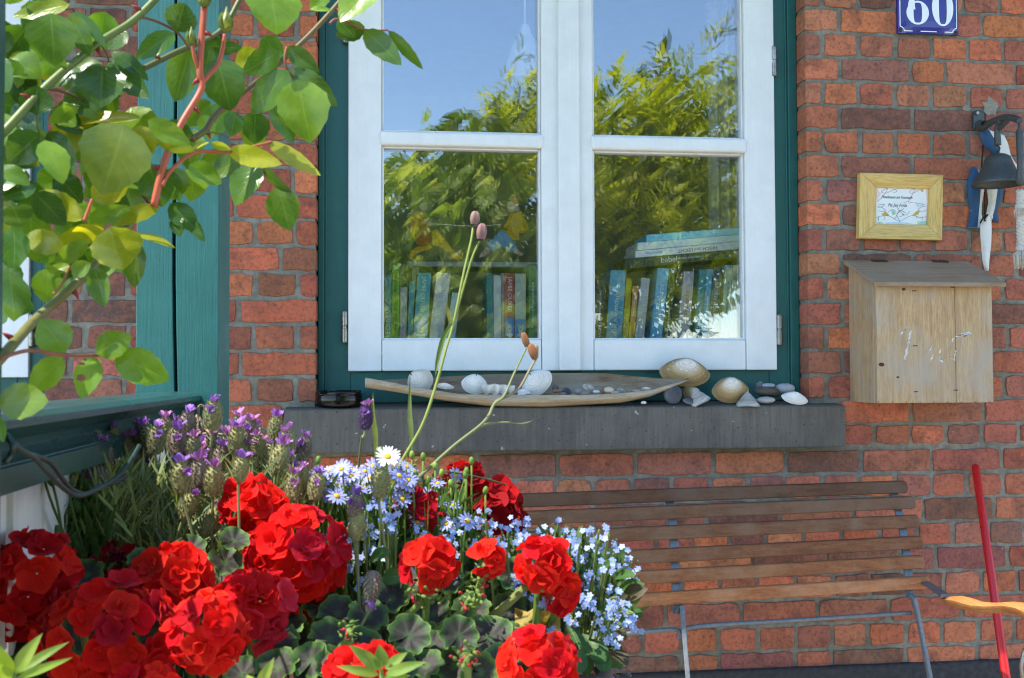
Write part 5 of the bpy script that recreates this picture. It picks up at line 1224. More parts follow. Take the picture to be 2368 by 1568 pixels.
gh(ga_, 584, 1172, 74, 62, -2.02, 9, .62, RED); gh(ga_, 682, 1290, 120, 118, -2.05, 17, .44, RED+[(.62, .01, .03)])
gh(ga_, 84, 1335, 92, 112, -2.20, 15, .46, [(.74, .016, .006), (.66, .008, .010), (.58, .006, .014)]); gh(ga_, 40, 1440, 60, 50, -2.16, 7, .6, [(.62, .008, .010)])
gh(ga_, 268, 1300, 54, 42, -2.06, 9, .62, DRK+[(.10, .003, .02)], WIL); gh(ga_, 396, 1338, 95, 72, -2.12, 12, .52, RED)
gh(ga_, 248, 1466, 152, 126, -2.24, 19, .42, RED+[(.52, .008, .02)], buds=0); gh(ga_, 474, 1462, 86, 90, -2.27, 9, .58, RED); gh(ga_, 580, 1408, 95, 90, -2.16, 12, .48, RED[1:3]+[(.66, .02, .05)])
gh(ga_, 690, 1398, 34, 32, -2.04, 4, .8, [(.5, .008, .008)])
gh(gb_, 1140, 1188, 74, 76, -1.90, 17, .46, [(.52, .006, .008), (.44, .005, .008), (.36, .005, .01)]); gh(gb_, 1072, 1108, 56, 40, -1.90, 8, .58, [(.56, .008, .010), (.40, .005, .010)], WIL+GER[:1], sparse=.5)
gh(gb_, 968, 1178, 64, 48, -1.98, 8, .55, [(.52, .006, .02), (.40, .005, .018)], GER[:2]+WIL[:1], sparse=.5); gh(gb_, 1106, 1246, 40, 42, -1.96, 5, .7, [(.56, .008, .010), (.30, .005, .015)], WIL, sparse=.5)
gh(gc_, 992, 1302, 68, 52, -2.14, 7, .70, RED, buds=2); gh(gc_, 1128, 1292, 36, 36, -2.14, 3, .95, RED); gh(gc_, 1252, 1302, 62, 66, -2.12, 8, .66, RED, buds=2); gh(gc_, 1292, 1366, 42, 56, -2.10, 6, .72, RED[1:], buds=0)
gh(gd_, 1245, 1530, 102, 66, -2.33, 12, .58, RED); gh(gd_, 848, 1550, 96, 54, -2.33, 10, .6, RED); gh(gd_, 330, 1578, 90, 30, -2.30, 7, .8, RED)
budcluster(gc_, 985, 1372, 56, 34, -2.14, 24, 26, (930, 1430)); budcluster(gc_, 1110, 1336, 38, 26, -2.12, 16, 25, (1085, 1430)); budcluster(gc_, 1090, 1382, 32, 26, -2.16, 16, 25, (1010, 1460))
budcluster(gc_, 1078, 1516, 34, 32, -2.26, 18, 27); budcluster(gc_, 808, 1458, 28, 26, -2.20, 13, 25, (765, 1520)); budcluster(ga_, 188, 1420, 26, 22, -2.20, 9, 24); budcluster(ga_, 690, 1235, 22, 18, -1.98, 8, 22); budcluster(gb_, 1016, 1112, 22, 14, -1.94, 9, 24)
budcluster(gb_, 945, 1070, 26, 14, -1.92, 8, 22)
q = MB().tube([at(1130, 1432, -2.10), at(1175, 1395, -2.105), at(1222, 1350, -2.11)], [.005, .0045, .0045], 8); q.build('stalk', 'stem', gc_, smooth=True, color=(.17, .19, .05))
for (x, y, d, Y) in ((905, 1385, 92, -2.08), (850, 1425, 95, -2.10), (945, 1470, 100, -2.18), (1000, 1490, 74, -2.16), (1060, 1470, 92, -2.18), (1130, 1475, 120, -2.16), (1175, 1410, 80, -2.02), (1090, 1410, 90, -2.08),
                     (920, 1545, 90, -2.24), (985, 1540, 84, -2.2), (1110, 1555, 90, -2.24), (1150, 1530, 90, -2.2), (760, 1480, 100, -2.16), (745, 1400, 90, -2.06), (770, 1545, 100, -2.2), (1040, 1345, 70, -2.02),
                     (870, 1345, 60, -2.0), (1190, 1330, 84, -2.02), (1240, 1400, 84, -2.0), (720, 1530, 90, -2.2), (640, 1545, 100, -2.2), (560, 1560, 90, -2.2), (700, 1360, 90, -1.98), (420, 1430, 90, -2.04), (520, 1350, 90, -2.0),
                     (330, 1400, 90, -2.06), (180, 1470, 90, -2.1), (90, 1480, 110, -2.14), (30, 1520, 110, -2.18), (130, 1540, 110, -2.18), (640, 1480, 100, -2.14), (1000, 1420, 90, -2.06), (1050, 1540, 90, -2.16), (1190, 1480, 90, -2.1), (830, 1500, 110, -2.14), (880, 1450, 100, -2.08)):
    zleaf(gc_ if x > 700 else ga_, x, y, d, Y)
for (x, y, d) in ((200, 1330, 80), (330, 1300, 70), (440, 1270, 70), (520, 1300, 80), (640, 1370, 80), (190, 1400, 80), (390, 1420, 80), (560, 1500, 90), (660, 1440, 90), (780, 1420, 90), (540, 1250, 70), (470, 1400, 80)): zleaf(ga_, x, y, d, -2.08)
for i in range(34):                                     # lower storey of leaves
    x = R.uniform(20, 1240); y = R.uniform(1440, 1600); zleaf(gc_ if x > 700 else ga_, x, y, R.uniform(80, 110), -2.06+R.uniform(-.06, .08))
q = MB(); G = []                                        # dry yellow leaf
for i in range(8): G.append([at(1190+i*15, 1405+j*11+(i % 3)*5, -2.08+.012*math.sin(i+j)) for j in range(7)])
q.grid(G); q.build('dry_leaf', 'blade', gc_, smooth=True, color=(.36, .27, .07))
for (x, y) in ((952, 1345),): q = MB(); leaf(q, at(x-10, 1390, -2.08), at(x, 1310, -2.06), .02, (0, -1, .2), .1, .1, 'lance', 6); q.build('dry_leaf', 'blade', gc_, smooth=True, color=(.55, .45, .22))

# ------------------------------------------------------------------ lavender
lav = thing('lavender_bush', (-.38, -1.80, SOILZ), 'bushy french lavender with purple tufted flower spikes by the railing', 'lavender')
SPK = []
for k in range(3):
    q = MB(); n = 84
    q.tube([(0, 0, -.5), (0, 0, -.3), (0, 0, 0), (0, 0, .3), (0, 0, .48)], [.12, .24, .29, .26, .13], 8)
    for i in range(n):
        f = (i+.5)/n; z = -.48+.98*f; r = .32*math.sin(math.pi*min(.93, f*.82+.12))**.6; a = i*2.4+R.uniform(-.2, .2); d = V((math.cos(a), math.sin(a), 0)); s_ = V((-d.y, d.x, 0)); p = d*r*.85+V((0, 0, z)); h = .085
        q.add([p-s_*h, p+d*.04-V((0, 0, .05)), p+s_*h, p+d*.10+V((0, 0, .10))], [(0, 1, 3), (1, 2, 3)])
    SPK.append(q.mesh('flower_spike', 'bract', smooth=False))
TUF = []
for k in range(4):
    q = MB(); n = R.choice((3, 4, 5))
    for i in range(n): petal(q, 0, i*6.283/n+R.uniform(-.4, .4), R.uniform(.75, 1.1), R.uniform(.42, .62), R.uniform(-.3, .6), R.uniform(.7, 1.3), .12, 4, 3, ph=R.uniform(0, 6))
    TUF.append(q.mesh('tuft', 'petal', smooth=True))
LAVC = [(.38, .17, .58), (.46, .21, .56), (.30, .15, .54), (.54, .25, .54)]
def spike(x, y, Y, ht=62, lean=None, dark=False, plant=None, foot=None, tuft=True, tip=1):
    p = at(x, y, Y); s_ = scale_at(Y); ln = R.uniform(-.22, .22) if lean is None else lean; ax_ = V((math.sin(ln), R.uniform(-.15, .1), math.cos(ln))).normalized(); h = ht*s_
    b = p-ax_*h*.5; f = foot or V((b.x+R.uniform(-.05, .05)-ln*.12, Y+R.uniform(-.02, .05), SOILZ+.02))
    st = MB().tube(spline([f, f.lerp(b, .6)+V((0, 0, .01)), b-ax_*.01, b], 5), [.0016]*16, 6).build('stalk', 'stem', plant or lav, smooth=True, color=(.20, .22, .09))
    c = (.10, .06, .13) if dark else R.choice([(.27, .27, .12), (.32, .31, .14), (.21, .21, .11), (.25, .20, .15)])
    inst('flower_spike', R.choice(SPK), frame(p, ax_*tip, h, R.uniform(0, 6)), st, c)
    if tuft:
        c = R.choice(LAVC); inst('tuft', R.choice(TUF), frame(p+ax_*h*.42*tip, ax_*tip, h*R.uniform(.38, .54), R.uniform(0, 6)), st, c)
        if R.random() < .45: inst('tuft', R.choice(TUF), frame(p+ax_*h*.2+V((R.uniform(-1, 1), -1, 0))*h*.2, V((R.uniform(-1, 1), -1.2, .5)), h*.3, R.uniform(0, 6)), st, R.choice(LAVC[:3]))
SP = [(226, 1028, -.4), (258, 1016, .1), (328, 1012, 0), (362, 1018, .05), (383, 994, 0), (434, 984, .05), (412, 1026, 0), (492, 962, .05), (448, 1036, 0), (486, 1036, .1), (552, 988, 0), (576, 1004, .1), (592, 1020, 0), (636, 990, .1),
      (664, 1026, -.1), (600, 1050, 0), (340, 1078, 0), (420, 1106, -.1), (460, 1096, 0), (494, 1112, .05), (455, 1062, 0), (510, 1062, .1), (222, 1100, -.9), (556, 1086, .1), (583, 1048, .05), (672, 1084, 0), (698, 1108, .1), (680, 1128, 0), (708, 1140, 0), (732, 1126, .15),
      (436, 1172, .4), (490, 1206, .5), (240, 1058, 0), (300, 1046, -.2), (646, 1062, .2), (530, 1034, -.1)]
for (x, y, ln) in SP: spike(x, y, -1.86+R.uniform(-.12, .07)-(.1 if y > 1080 else 0), R.uniform(52, 68)*(1.05 if y > 1060 else 1), ln)
spike(880, 1116, -2.06, 70, .05, tuft=False)
for (x, y, h, l_) in ((826, 1216, 66, .0), (822, 1172, 56, .1)): spike(x, y, -2.06, h, l_)
spike(861, 1352, -2.12, 62, 0.1, tip=-1); spike(845, 966, -1.95, 54, .08, dark=True, foot=at(828, 1090, -1.9))
for k in range(24):
    x = R.uniform(300, 730); spike(x, R.uniform(1000, 1120)+abs(x-500)*.06, -1.84+R.uniform(-.10, .08), R.uniform(48, 62))
def blades(name, plant, region, n, Lr, wr, Yr, mat, col, up=.75, shape='strip', sway=.5):
    """a mass of fine leaves; region gives where their roots lie"""
    q = MB()
    for i in range(n):
        x, y = region(); Y = R.uniform(*Yr); B = at(x, y, Y); L = R.uniform(*Lr); d = V((R.uniform(-1, 1)*sway, R.uniform(-1, 1)*sway, up)).normalized(); dr = V((d.x, d.y, 0))*R.uniform(.1, .6)-V((0, 0, R.uniform(0, .35)))
        w_ = R.uniform(*wr); s_ = d.cross(V((R.uniform(-1, 1), -1, R.uniform(-.6, .6)))).normalized(); G = []; uv = []
        for k in range(4):
            f = k/3; p = B+d*L*f+dr*L*f*f*.5; h = w_*(.7, 1., .8, .08)[k]/2; G.append([p-s_*h, p+s_*h]); uv += [(0.2, f), (.8, f)]
        q.grid(G, uv)
    o = q.build(name, mat, plant, color=col); return tag(o, kind='stuff')
def poly_sampler(poly):
    xs = [p[0] for p in poly]; ys = [p[1] for p in poly]
    def f():
        while True:
            x, y = R.uniform(min(xs), max(xs)), R.uniform(min(ys), max(ys)); c = False
            for (a, b), (u, v) in zip(poly, poly[1:]+poly[:1]):
                if (b > y) != (v > y) and x < (u-a)*(y-b)/(v-b)+a: c = not c
            if c: return x, y
    return f
lreg = poly_sampler([(190, 1160), (270, 1090), (400, 1100), (560, 1090), (690, 1110), (760, 1180), (760, 1420), (170, 1420), (160, 1270)])
blades('foliage', lav, lreg, 3400, (.02, .045), (.0018, .0034), (-2.0, -1.70), 'blade', (.20, .26, .135), .7, sway=.7)
blades('foliage', lav, lreg, 1100, (.02, .04), (.0018, .0034), (-2.0, -1.74), 'blade', (.30, .35, .16), .9, sway=.5)
blades('foliage', lav, poly_sampler([(100, 1250), (760, 1250), (760, 1500), (100, 1500)]), 1300, (.02, .045), (.002, .004), (-1.95, -1.72), 'blade', (.12, .17, .08), .5, sway=.9)
q = MB()
for i in range(120):
    x, y = lreg(); b = at(x, y, R.uniform(-1.95, -1.72)); q.tube([V((b.x*.95, b.y, SOILZ)), b.lerp(V((b.x, b.y, SOILZ)), .4), b], [.0016, .0013, .001], 4)
tag(q.build('stems', 'stem', lav, color=(.12, .15, .06)), kind='stuff')
blades('foliage', lav, poly_sampler([(130, 1110), (300, 1080), (330, 1260), (140, 1280)]), 240, (.025, .05), (.002, .004), (-2.02, -1.86), 'blade', (.26, .34, .14), .8, sway=.6)
# dry curled twigs behind the lavender
tw = thing('dry_twigs', at(560, 1045, -1.74), 'tangle of curled dry brown twigs behind the lavender', 'twigs')
for pts in (((283, 1015), (284, 985), (300, 978), (335, 984), (350, 1000)), ((455, 1020), (458, 960), (462, 938), (478, 945), (480, 965)), ((460, 966), (470, 985), (500, 1010), (560, 1040), (640, 1060)), ((455, 1010), (480, 1002), (540, 1010), (600, 1036), (650, 1052)),
            ((390, 1000), (420, 996), (470, 1004), (520, 1030)), ((500, 1020), (560, 1010), (610, 1030), (640, 1024)), ((520, 1052), (580, 1046), (620, 1064), (690, 1070)), ((600, 1060), (640, 1042), (668, 1050), (700, 1062)), ((560, 1030), (600, 1042), (640, 1040)), ((470, 1010), (464, 980), (455, 962)), ((760, 1082), (790, 1074), (802, 1066))):
    MB().tube(spline([at(x, y, -1.74+R.uniform(-.03, .02)) for x, y in pts], 6), R.uniform(.0016, .0028), 6).build('twig', 'twig', tw, smooth=True)

# ------------------------------------------------------------------ blue daisies
def daisy_mesh(n, wd, L, rise, disc, name, white=False):
    q = MB()
    for i in range(n): petal(q, 0, i*6.283/n+R.uniform(-.08, .08), L*R.uniform(.88, 1.08), wd, R.uniform(-.25, .1), rise+R.uniform(-.12, .12), .02, 3, 2, base=disc*.7)
    vs = len(q.v); q.ball((0, 0, .03), (disc, disc, disc*.55), 10, 6, mi=1)
    return q.mesh(name, ['petal', 'yellow'], smooth=True)
DZ = [daisy_mesh(13, .24, .78, .12, .25, 'daisy_flower') for _ in range(3)]
WD = [daisy_mesh(21, .20, .80, .18, .24, 'daisy_flower')]
DB = MB(); DB.ball((0, 0, 0), (.3, .3, .5), 8, 6); DBm = DB.mesh('bud', 'bud_green', smooth=True)
blue = thing('blue_daisy', (-.06, -1.88, SOILZ), 'clump of pale blue daisies with yellow centres right of the lavender', 'daisy')
def dflower(x, y, Y, d, plant, lst=DZ, N=None, col=None):
    P = at(x, y, Y); N = N or (V((R.uniform(-.6, .6), R.uniform(-1., -.3), R.uniform(.4, 1.1)))); r = d/2*scale_at(Y)
    st = MB().tube(spline([V((P.x+R.uniform(-.03, .03), Y+R.uniform(0, .05), SOILZ+.02)), P-V((R.uniform(-.01, .01), 0, .05)), P-N.normalized()*r*.1], 5), .0013, 5).build('stalk', 'stem', plant, smooth=True, color=(.10, .19, .03))
    inst('daisy_flower', R.choice(lst), frame(P, N, r, R.uniform(0, 6)), st, col or R.choice([(.34, .38, .74), (.40, .44, .80), (.30, .35, .72), (.46, .50, .82)])); return st
DP = [(760, 1090), (790, 1084), (812, 1100), (775, 1120), (806, 1128), (835, 1122), (862, 1078), (895, 1106), (915, 1078), (925, 1110), (948, 1098), (940, 1128), (905, 1136), (870, 1130), (985, 1145), (1010, 1158), (880, 1160), (930, 1190), (1035, 1190), (975, 1232), (985, 1250), (1080, 1205), (850, 1150), (818, 1150), (790, 1148), (760, 1140), (740, 1096), (748, 1120), (900, 1078), (925, 1095), (840, 1095), (870, 1105), (830, 1140), (1000, 1246), (862, 1190), (1015, 1176)]
for (x, y) in DP+[(R.uniform(735, 960), R.uniform(1078, 1165)) for _ in range(46)]+[(R.uniform(860, 1060), R.uniform(1090, 1215)) for _ in range(16)]: dflower(x, y, -1.93+R.uniform(-.08, .06), R.uniform(40, 58), blue)
for (x, y, g) in ((880, 1042, 1), (905, 1052, 1), (952, 1052, 1), (1128, 1050, 0), (1010, 1142, 0), (985, 1118, 0), (1156, 1072, 1), (1170, 1088, 1), (1140, 1104, 0), (1192, 1112, 1), (1180, 1130, 0), (1226, 1092, 0), (1228, 1084, 0), (1272, 1128, 0), (1240, 1060, 0), (736, 1064, 0), (1110, 1090, 0), (1086, 1150, 0)):
    if x > 1050: x -= 150; y += 6
    P = at(x, y, -1.95); st = MB().tube([V((P.x+R.uniform(-.02, .02), -1.92, SOILZ+.05)), P-V((0, 0, .03)), P], .0012, 5).build('stalk', 'stem', blue, smooth=True, color=(.14, .22, .04)); inst('bud', DBm, frame(P, (R.uniform(-.3, .3), -.1, 1), .0108, 0), st, (.22, .33, .06) if g else (.14, .24, .04))
dreg = poly_sampler([(720, 1140), (1060, 1150), (1110, 1260), (1000, 1380), (760, 1400)])
blades('foliage', blue, dreg, 1000, (.02, .04), (.003, .006), (-2.0, -1.80), 'blade', (.075, .15, .03), .8, sway=.7); blades('stems', blue, poly_sampler([(740, 1200), (1060, 1200), (1060, 1400), (740, 1400)]), 500, (.05, .09), (.0016, .0026), (-2.0, -1.86), 'blade', (.13, .22, .035), 1.2, sway=.25)
wdz = thing('white_daisy', at(897, 1055, -2.0), 'single white daisy standing above the blue daisies', 'daisy')
dflower(896, 1056, -2.0, 66, wdz, WD, V((.05, -.75, .65)), (.82, .80, .74)); inst('daisy_flower', WD[0], frame(at(903, 1076, -1.99), (.2, -.3, .9), 24*scale_at(-2.), 0), wdz, (.78, .76, .70))
# seed-stage blue daisies at the left by the boards
bud_ = thing('blue_daisy', (-.52, -1.98, SOILZ), 'thin stemmed blue daisies going to seed by the white boards at left', 'daisy')
for (x, y, nk) in ((53, 1134, 0), (86, 1136, 0), (72, 1165, 1), (113, 1160, 0), (47, 1190, 0), (100, 1094, 0), (124, 1090, 1), (186, 1040, 0), (157, 1078, 1), (172, 1084, 1), (118, 1108, 1), (142, 1106, 1), (80, 1090, 1), (206, 1058, 1), (120, 1205, 1), (98, 1222, 1), (160, 1210, 0), (148, 1146, 1), (178, 1172, 1), (196, 1120, 1), (134, 1230, 1), (210, 1180, 1)):
    Y = -2.02+R.uniform(-.08, .08); P = at(x, y, Y); st = MB().tube(spline([at(170+R.uniform(-20, 60), 1370, -1.98), at(120+(x-120)*.7+R.uniform(5, 25), y+80, Y), P], 5), .0014, 5).build('stalk', 'stem', bud_, smooth=True, color=(.07, .13, .03))
    inst('bud', DBm, frame(P, (-.2, -.2, 1), .019 if not nk else .016, 0), st, (.06, .11, .03))
    if not nk: inst('daisy_flower', DZ[0], frame(P+V((0, 0, .006)), (-.3, -.5, 1), .0115, R.uniform(0, 6)), st, (.30, .32, .66))
blades('foliage', bud_, poly_sampler([(110, 1180), (240, 1160), (260, 1330), (150, 1330)]), 380, (.03, .05), (.0025, .005), (-2.02, -1.9), 'blade', (.055, .12, .03), .9, sway=.5)

# ------------------------------------------------------------------ forget-me-nots
fm = thing('forget_me_not', (.22, -1.98, SOILZ), 'bushy forget me not with tiny sky blue flowers at the right of the planter', 'forget-me-not')
FM = []
for k in range(3):
    q = MB()
    for i in range(5):
        a = i*1.2566; d = V((math.cos(a), math.sin(a), 0)); s_ = V((-d.y, d.x, 0)); pts = [d*.10]+[d*(.55+.45*math.cos(t))+s_*.36*math.sin(t)+V((0, 0, .12*math.sin(i*2+k)*.5+.10)) for t in [-2.4, -1.6, -.8, 0, .8, 1.6, 2.4]]
        q.add(pts, [tuple(range(8))], 0, [(.5, .5)]*8)
    q.lathe([(.17, .05), (.15, .12), (.07, .10), (0, .06)], (0, 0, 0), 8, mi=1); FM.append(q.mesh('flower', ['petal', 'yellow']))
FMB = MB().ball((0, 0, 0), (.5, .5, .7), 6, 5).mesh('bud', 'bud_green', smooth=True)
clusters = [(1190, 1206), (1218, 1212), (1135, 1012+215), (1160, 1228), (1205, 1238), (1290, 1210), (1310, 1262), (1320, 1245), (1355, 1222), (1385, 1224), (1408, 1230), (1384, 1250), (1340, 1285), (1370, 1288), (1395, 1285), (1430, 1275), (1445, 1288), (1425, 1262), (1455, 1325), (1465, 1335), (1318, 1300), (1345, 1338), (1360, 1330),
            (1392, 1350), (1410, 1358), (1352, 1372), (1372, 1380), (1385, 1385), (1355, 1392), (1325, 1400), (1300, 1420), (1335, 1425), (1275, 1432), (1270, 1452), (1316, 1440), (1325, 1450), (1382, 1438), (1376, 1452), (1410, 1438), (1420, 1435), (1386, 1466), (1440, 1400), (1448, 1410), (1455, 1420), (1434, 1408), (1465, 1418), (1452, 1440), (1420, 1480), (1247, 1468), (1256, 1470), (1240, 1380), (1265, 1395), (1225, 1375), (1185, 1350), (1165, 1302),
            (1170, 1270), (1150, 1265), (860, 1210), (900, 1210), (845, 1265), (862, 1280), (830, 1285), (875, 1282), (820, 1300), (825, 1340), (838, 1342), (1040, 1245), (1060, 1262), (1010, 1262), (975, 1262), (1030, 1275), (965, 1250), (1210, 1290), (1205, 1340), (1172, 1318), (1460, 1300), (1322, 1430), (1300, 1395)]
clusters += [(R.uniform(770, 1130), R.uniform(1170, 1330)) for _ in range(52)]+[(R.uniform(1150, 1440), R.uniform(1225, 1330)) for _ in range(26)]+[(R.uniform(1290, 1470), R.uniform(1330, 1480)) for _ in range(12)]
q = MB()
for (x, y) in clusters:
    Y = -2.0+R.uniform(-.06, .06)-(.05 if y > 1380 else 0); C = at(x, y, Y); foot = at(min(1400, max(840, x*.8+250)) if x > 1100 else x, 1480, Y+.05); q.tube(spline([foot, foot.lerp(C, .6)+V((0, 0, .012)), C], 4), [.0016]*8+[.001], 5)
    for k in range(R.choice((2, 3, 4, 5))):
        P = C+V((R.uniform(-1, 1), R.uniform(-1, .4), R.uniform(-1, 1)))*.0085; N = V((R.uniform(-.7, .7), -1, R.uniform(-.1, 1.)))
        inst('flower', R.choice(FM), frame(P, N, R.uniform(.0034, .0047), R.uniform(0, 6)), fm, R.choice([(.32, .48, .86), (.38, .54, .88), (.28, .43, .82), (.46, .58, .88)]))
    for k in range(3):
        P = C+V((R.uniform(-1, 1), R.uniform(-.3, 1), R.uniform(-1.6, .6)))*.009; inst('bud', FMB, frame(P, (R.uniform(-1, 1), -.5, 1), .0022, 0), fm, R.choice([(.16, .20, .10), (.24, .22, .13), (.14, .20, .05)]))
tag(q.build('stems', 'stem', fm, color=(.15, .21, .06), smooth=True), kind='stuff')
for (bx, by, tx, ty, w_, col) in ((1330, 1470, 1360, 1568, 46, 'n'), (1310, 1440, 1355, 1545, 50, 'n'), (1345, 1465, 1402, 1535, 54, 'n'), (1375, 1440, 1395, 1400, 38, 'n'), (1400, 1385, 1396, 1448, 46, 'n'), (1380, 1480, 1440, 1545, 50, 'n'), (1400, 1500, 1452, 1540, 42, 'b'), (1395, 1480, 1440, 1505, 34, 'n'),
                                  (1420, 1410, 1488, 1424, 44, 'n'), (1400, 1400, 1448, 1446, 34, 'n'), (1420, 1375, 1490, 1350, 40, 'n'), (1430, 1390, 1498, 1362, 44, 'b'), (1410, 1465, 1448, 1480, 34, 'b'), (1290, 1470, 1330, 1520, 44, 'b'), (1370, 1330, 1425, 1300, 36, 'n'), (1345, 1500, 1325, 1560, 46, 'n'), (1300, 1490, 1290, 1560, 50, 'n'), (1420, 1340, 1470, 1330, 28, 'n'), (1250, 1440, 1240, 1500, 50, 'n'), (1360, 1400, 1330, 1460, 40, 'n'), (1385, 1500, 1400, 1560, 44, 'n'), (850, 1300, 905, 1275, 34, 'n'), (880, 1340, 940, 1330, 40, 'n'), (835, 1380, 880, 1350, 40, 'n'), (900, 1370, 930, 1310, 40, 'n')):
    Y = -2.04+R.uniform(-.05, .05); q = MB(); leaf(q, at(bx, by, Y+.02), at(tx, ty, Y-.01), w_*scale_at(Y), (R.uniform(-.5, .5), -1, .5), .2, .1, 'spoon', 8, roll=R.uniform(-.4, .4)); q.build('leaf', 'fm_leaf', fm, smooth=True, color=(.045, .12, .03) if col == 'n' else (.06, .05, .03))
blades('foliage', fm, poly_sampler([(1120, 1260), (1330, 1240), (1440, 1290), (1460, 1420), (1380, 1520), (1200, 1500), (1120, 1380)]), 900, (.015, .03), (.004, .008), (-1.99, -1.88), 'blade', (.06, .12, .035), .7, sway=.8)
blades('foliage', fm, poly_sampler([(800, 1230), (1100, 1230), (1180, 1400), (820, 1400)]), 700, (.015, .035), (.004, .009), (-2.0, -1.88), 'blade', (.05, .11, .03), .7, sway=.8)
# bell flowers trailing over the rim
cp = thing('bellflower', at(1400, 1545, -2.0), 'trailing violet bellflower hanging over the planter rim at the bottom', 'bellflower')
ST = []
q = MB()
for i in range(5): leaf(q, (0, 0, 0), (math.cos(i*1.257), math.sin(i*1.257), .35), .42, (0, 0, 1), .1, .05, 'lance', 5)
st_ = q.mesh('flower', 'petal', smooth=True)
for (x, y, r) in ((1378, 1527, 12), (1386, 1540, 13), (1404, 1560, 20), (1382, 1520, 9)):
    P = at(x, y, -1.98); inst('flower', st_, frame(P, (R.uniform(-.5, .5), -1, .4), r*scale_at(-1.98), R.uniform(0, 6)), cp, (.36, .26, .68))
q = MB()
for i in range(26):
    p = at(1400+R.uniform(-20, 60), 1545+R.uniform(-28, 26), -1.97+R.uniform(-.03, .03)); q.tube([at(1370, 1570, -1.97), p.lerp(at(1370, 1570, -1.97), .4)+V((0, 0, .008)), p], [.001, .0008, .0006], 4)
    inst('bud', FMB, frame(p, (R.uniform(-1, 1), -.5, 1), .0026, 0), cp, R.choice([(.16, .16, .32), (.10, .12, .22), (.2, .2, .12)]))
tag(q.build('stems', 'stem', cp, color=(.12, .12, .08)), kind='stuff')

# ------------------------------------------------------------------ tall seed heads and grass stems
def pod(parent, p0, p1, wd, Y, col, lobes=3, open_=False):
    a, b = at(*p0, Y), at(*p1, Y); ax_ = b-a; w_ = wd*scale_at(Y)/2; q = MB(); t = ax_.normalized(); x = t.orthogonal().normalized(); y_ = t.cross(x); vs = []; n = 18; m = 9
    for i in range(m+1):
        f = i/m; r = w_*(.35+.65*math.sin(math.pi*min(1, f*.86+.1))**.6)*(1 if f < .9 else .82)
        for k in range(n):
            an = 2*math.pi*k/n; rr = r*(1-.32*abs(math.cos(an*lobes/2.))**6*(1 if f > .1 else .4)); vs.append(a+ax_*f+(x*math.cos(an)+y_*math.sin(an))*rr)
    q.add(vs, [(i*n+k, i*n+(k+1) % n, (i+1)*n+(k+1) % n, (i+1)*n+k) for i in range(m) for k in range(n)]+[tuple(m*n+k for k in range(n))]); return q.build('seed_pod', 'bud_green', parent, smooth=True, color=col)
ts = thing('tulip_stem', at(930, 1060, -2.0), 'tall bent green stem carrying two pink seed pods before the window', 'seed head')
def wire(parent, name, lst, Y0, Y1, r0, r1, col):
    n = len(lst); pts = [at(x, y, Y0+(Y1-Y0)*i/(n-1)) for i, (x, y) in enumerate(lst)]; sp = spline(pts, 7); m = len(sp); return MB().tube(sp, [r0+(r1-r0)*i/m for i in range(m)], 7).build(name, 'stem', parent, smooth=True, color=col)
LG = (.22, .27, .06)
wire(ts, 'stem', [(900, 1120), (932, 1060), (975, 985), (1005, 900), (1030, 810), (1050, 740), (1070, 640), (1088, 560), (1093, 528)], -1.96, -1.86, .0021, .0014, LG); wire(ts, 'stem', [(1052, 735), (1070, 670), (1090, 600), (1108, 558)], -1.875, -1.86, .0015, .0014, LG)
pod(ts, (1096, 520), (1099, 489), 25, -1.86, (.26, .16, .13)); pod(ts, (1111, 554), (1114, 517), 26, -1.86, (.28, .15, .14))
for pts, c in (((( 1046, 748), (1036, 760), (1022, 790), (1010, 840), (1006, 872)), (.14, .22, .05)), (((950, 1050), (950, 1000), (947, 950), (948, 872)), (.18, .24, .09)), (((1046, 752), (1042, 740), (1036, 720), (1032, 705)), (.22, .22, .06)), (((868, 1070), (868, 1010), (862, 960), (862, 908)), (.2, .26, .06))):
    P = [at(x, y, -1.93) for x, y in pts]; sp = spline(P, 5); q = MB(); G = []; uv = []
    for i, p in enumerate(sp): f = i/(len(sp)-1); h = .0032*max(.08, math.sin(math.pi*min(.98, f*.9+.1))); G.append([p+V((-h, 0, 0)), p+V((0, .001, 0)), p+V((h, 0, 0))]); uv += [(.2, f), (.5, f), (.8, f)]
    q.grid(G, uv); q.build('leaf', 'blade', ts, smooth=True, color=c)
td = thing('tulip_stem', at(990, 1090, -2.0), 'dry bent stem with two brown split seed pods before the sill', 'seed head')
GD = (.20, .23, .10)
wire(td, 'stem', [(960, 1110), (992, 1082), (1050, 1030), (1108, 985), (1130, 960), (1142, 935), (1165, 915), (1190, 860), (1216, 806)], -1.96, -1.84, .0023, .0013, GD); wire(td, 'stem', [(1135, 948), (1148, 928), (1175, 915), (1202, 895), (1224, 856), (1240, 828)], -1.875, -1.84, .002, .0016, (.24, .20, .12))
wire(td, 'stem', [(1105, 988), (1130, 980), (1170, 977), (1205, 980), (1225, 975), (1231, 971)], -1.89, -1.84, .0018, .0007, GD)
pod(td, (1219, 802), (1208, 769), 18, -1.84, (.26, .11, .045)); pod(td, (1237, 830), (1224, 795), 22, -1.84, (.26, .11, .045)); pod(td, (1240, 826), (1241, 797), 9, -1.835, (.34, .18, .08))
# arching dark grass stalk from the wilting head
for pts, nm in ((((1030, 1090), (1080, 1098), (1140, 1112), (1190, 1128)), 'stem'),):
    wire(gb_, 'stem', pts, -1.95, -1.9, .0012, .001, (.06, .09, .03))
wire(gb_, 'stem', [(1035, 1145), (1050, 1110), (1062, 1100), (1090, 1090)], -1.93, -1.9, .0022, .0018, (.34, .10, .06))

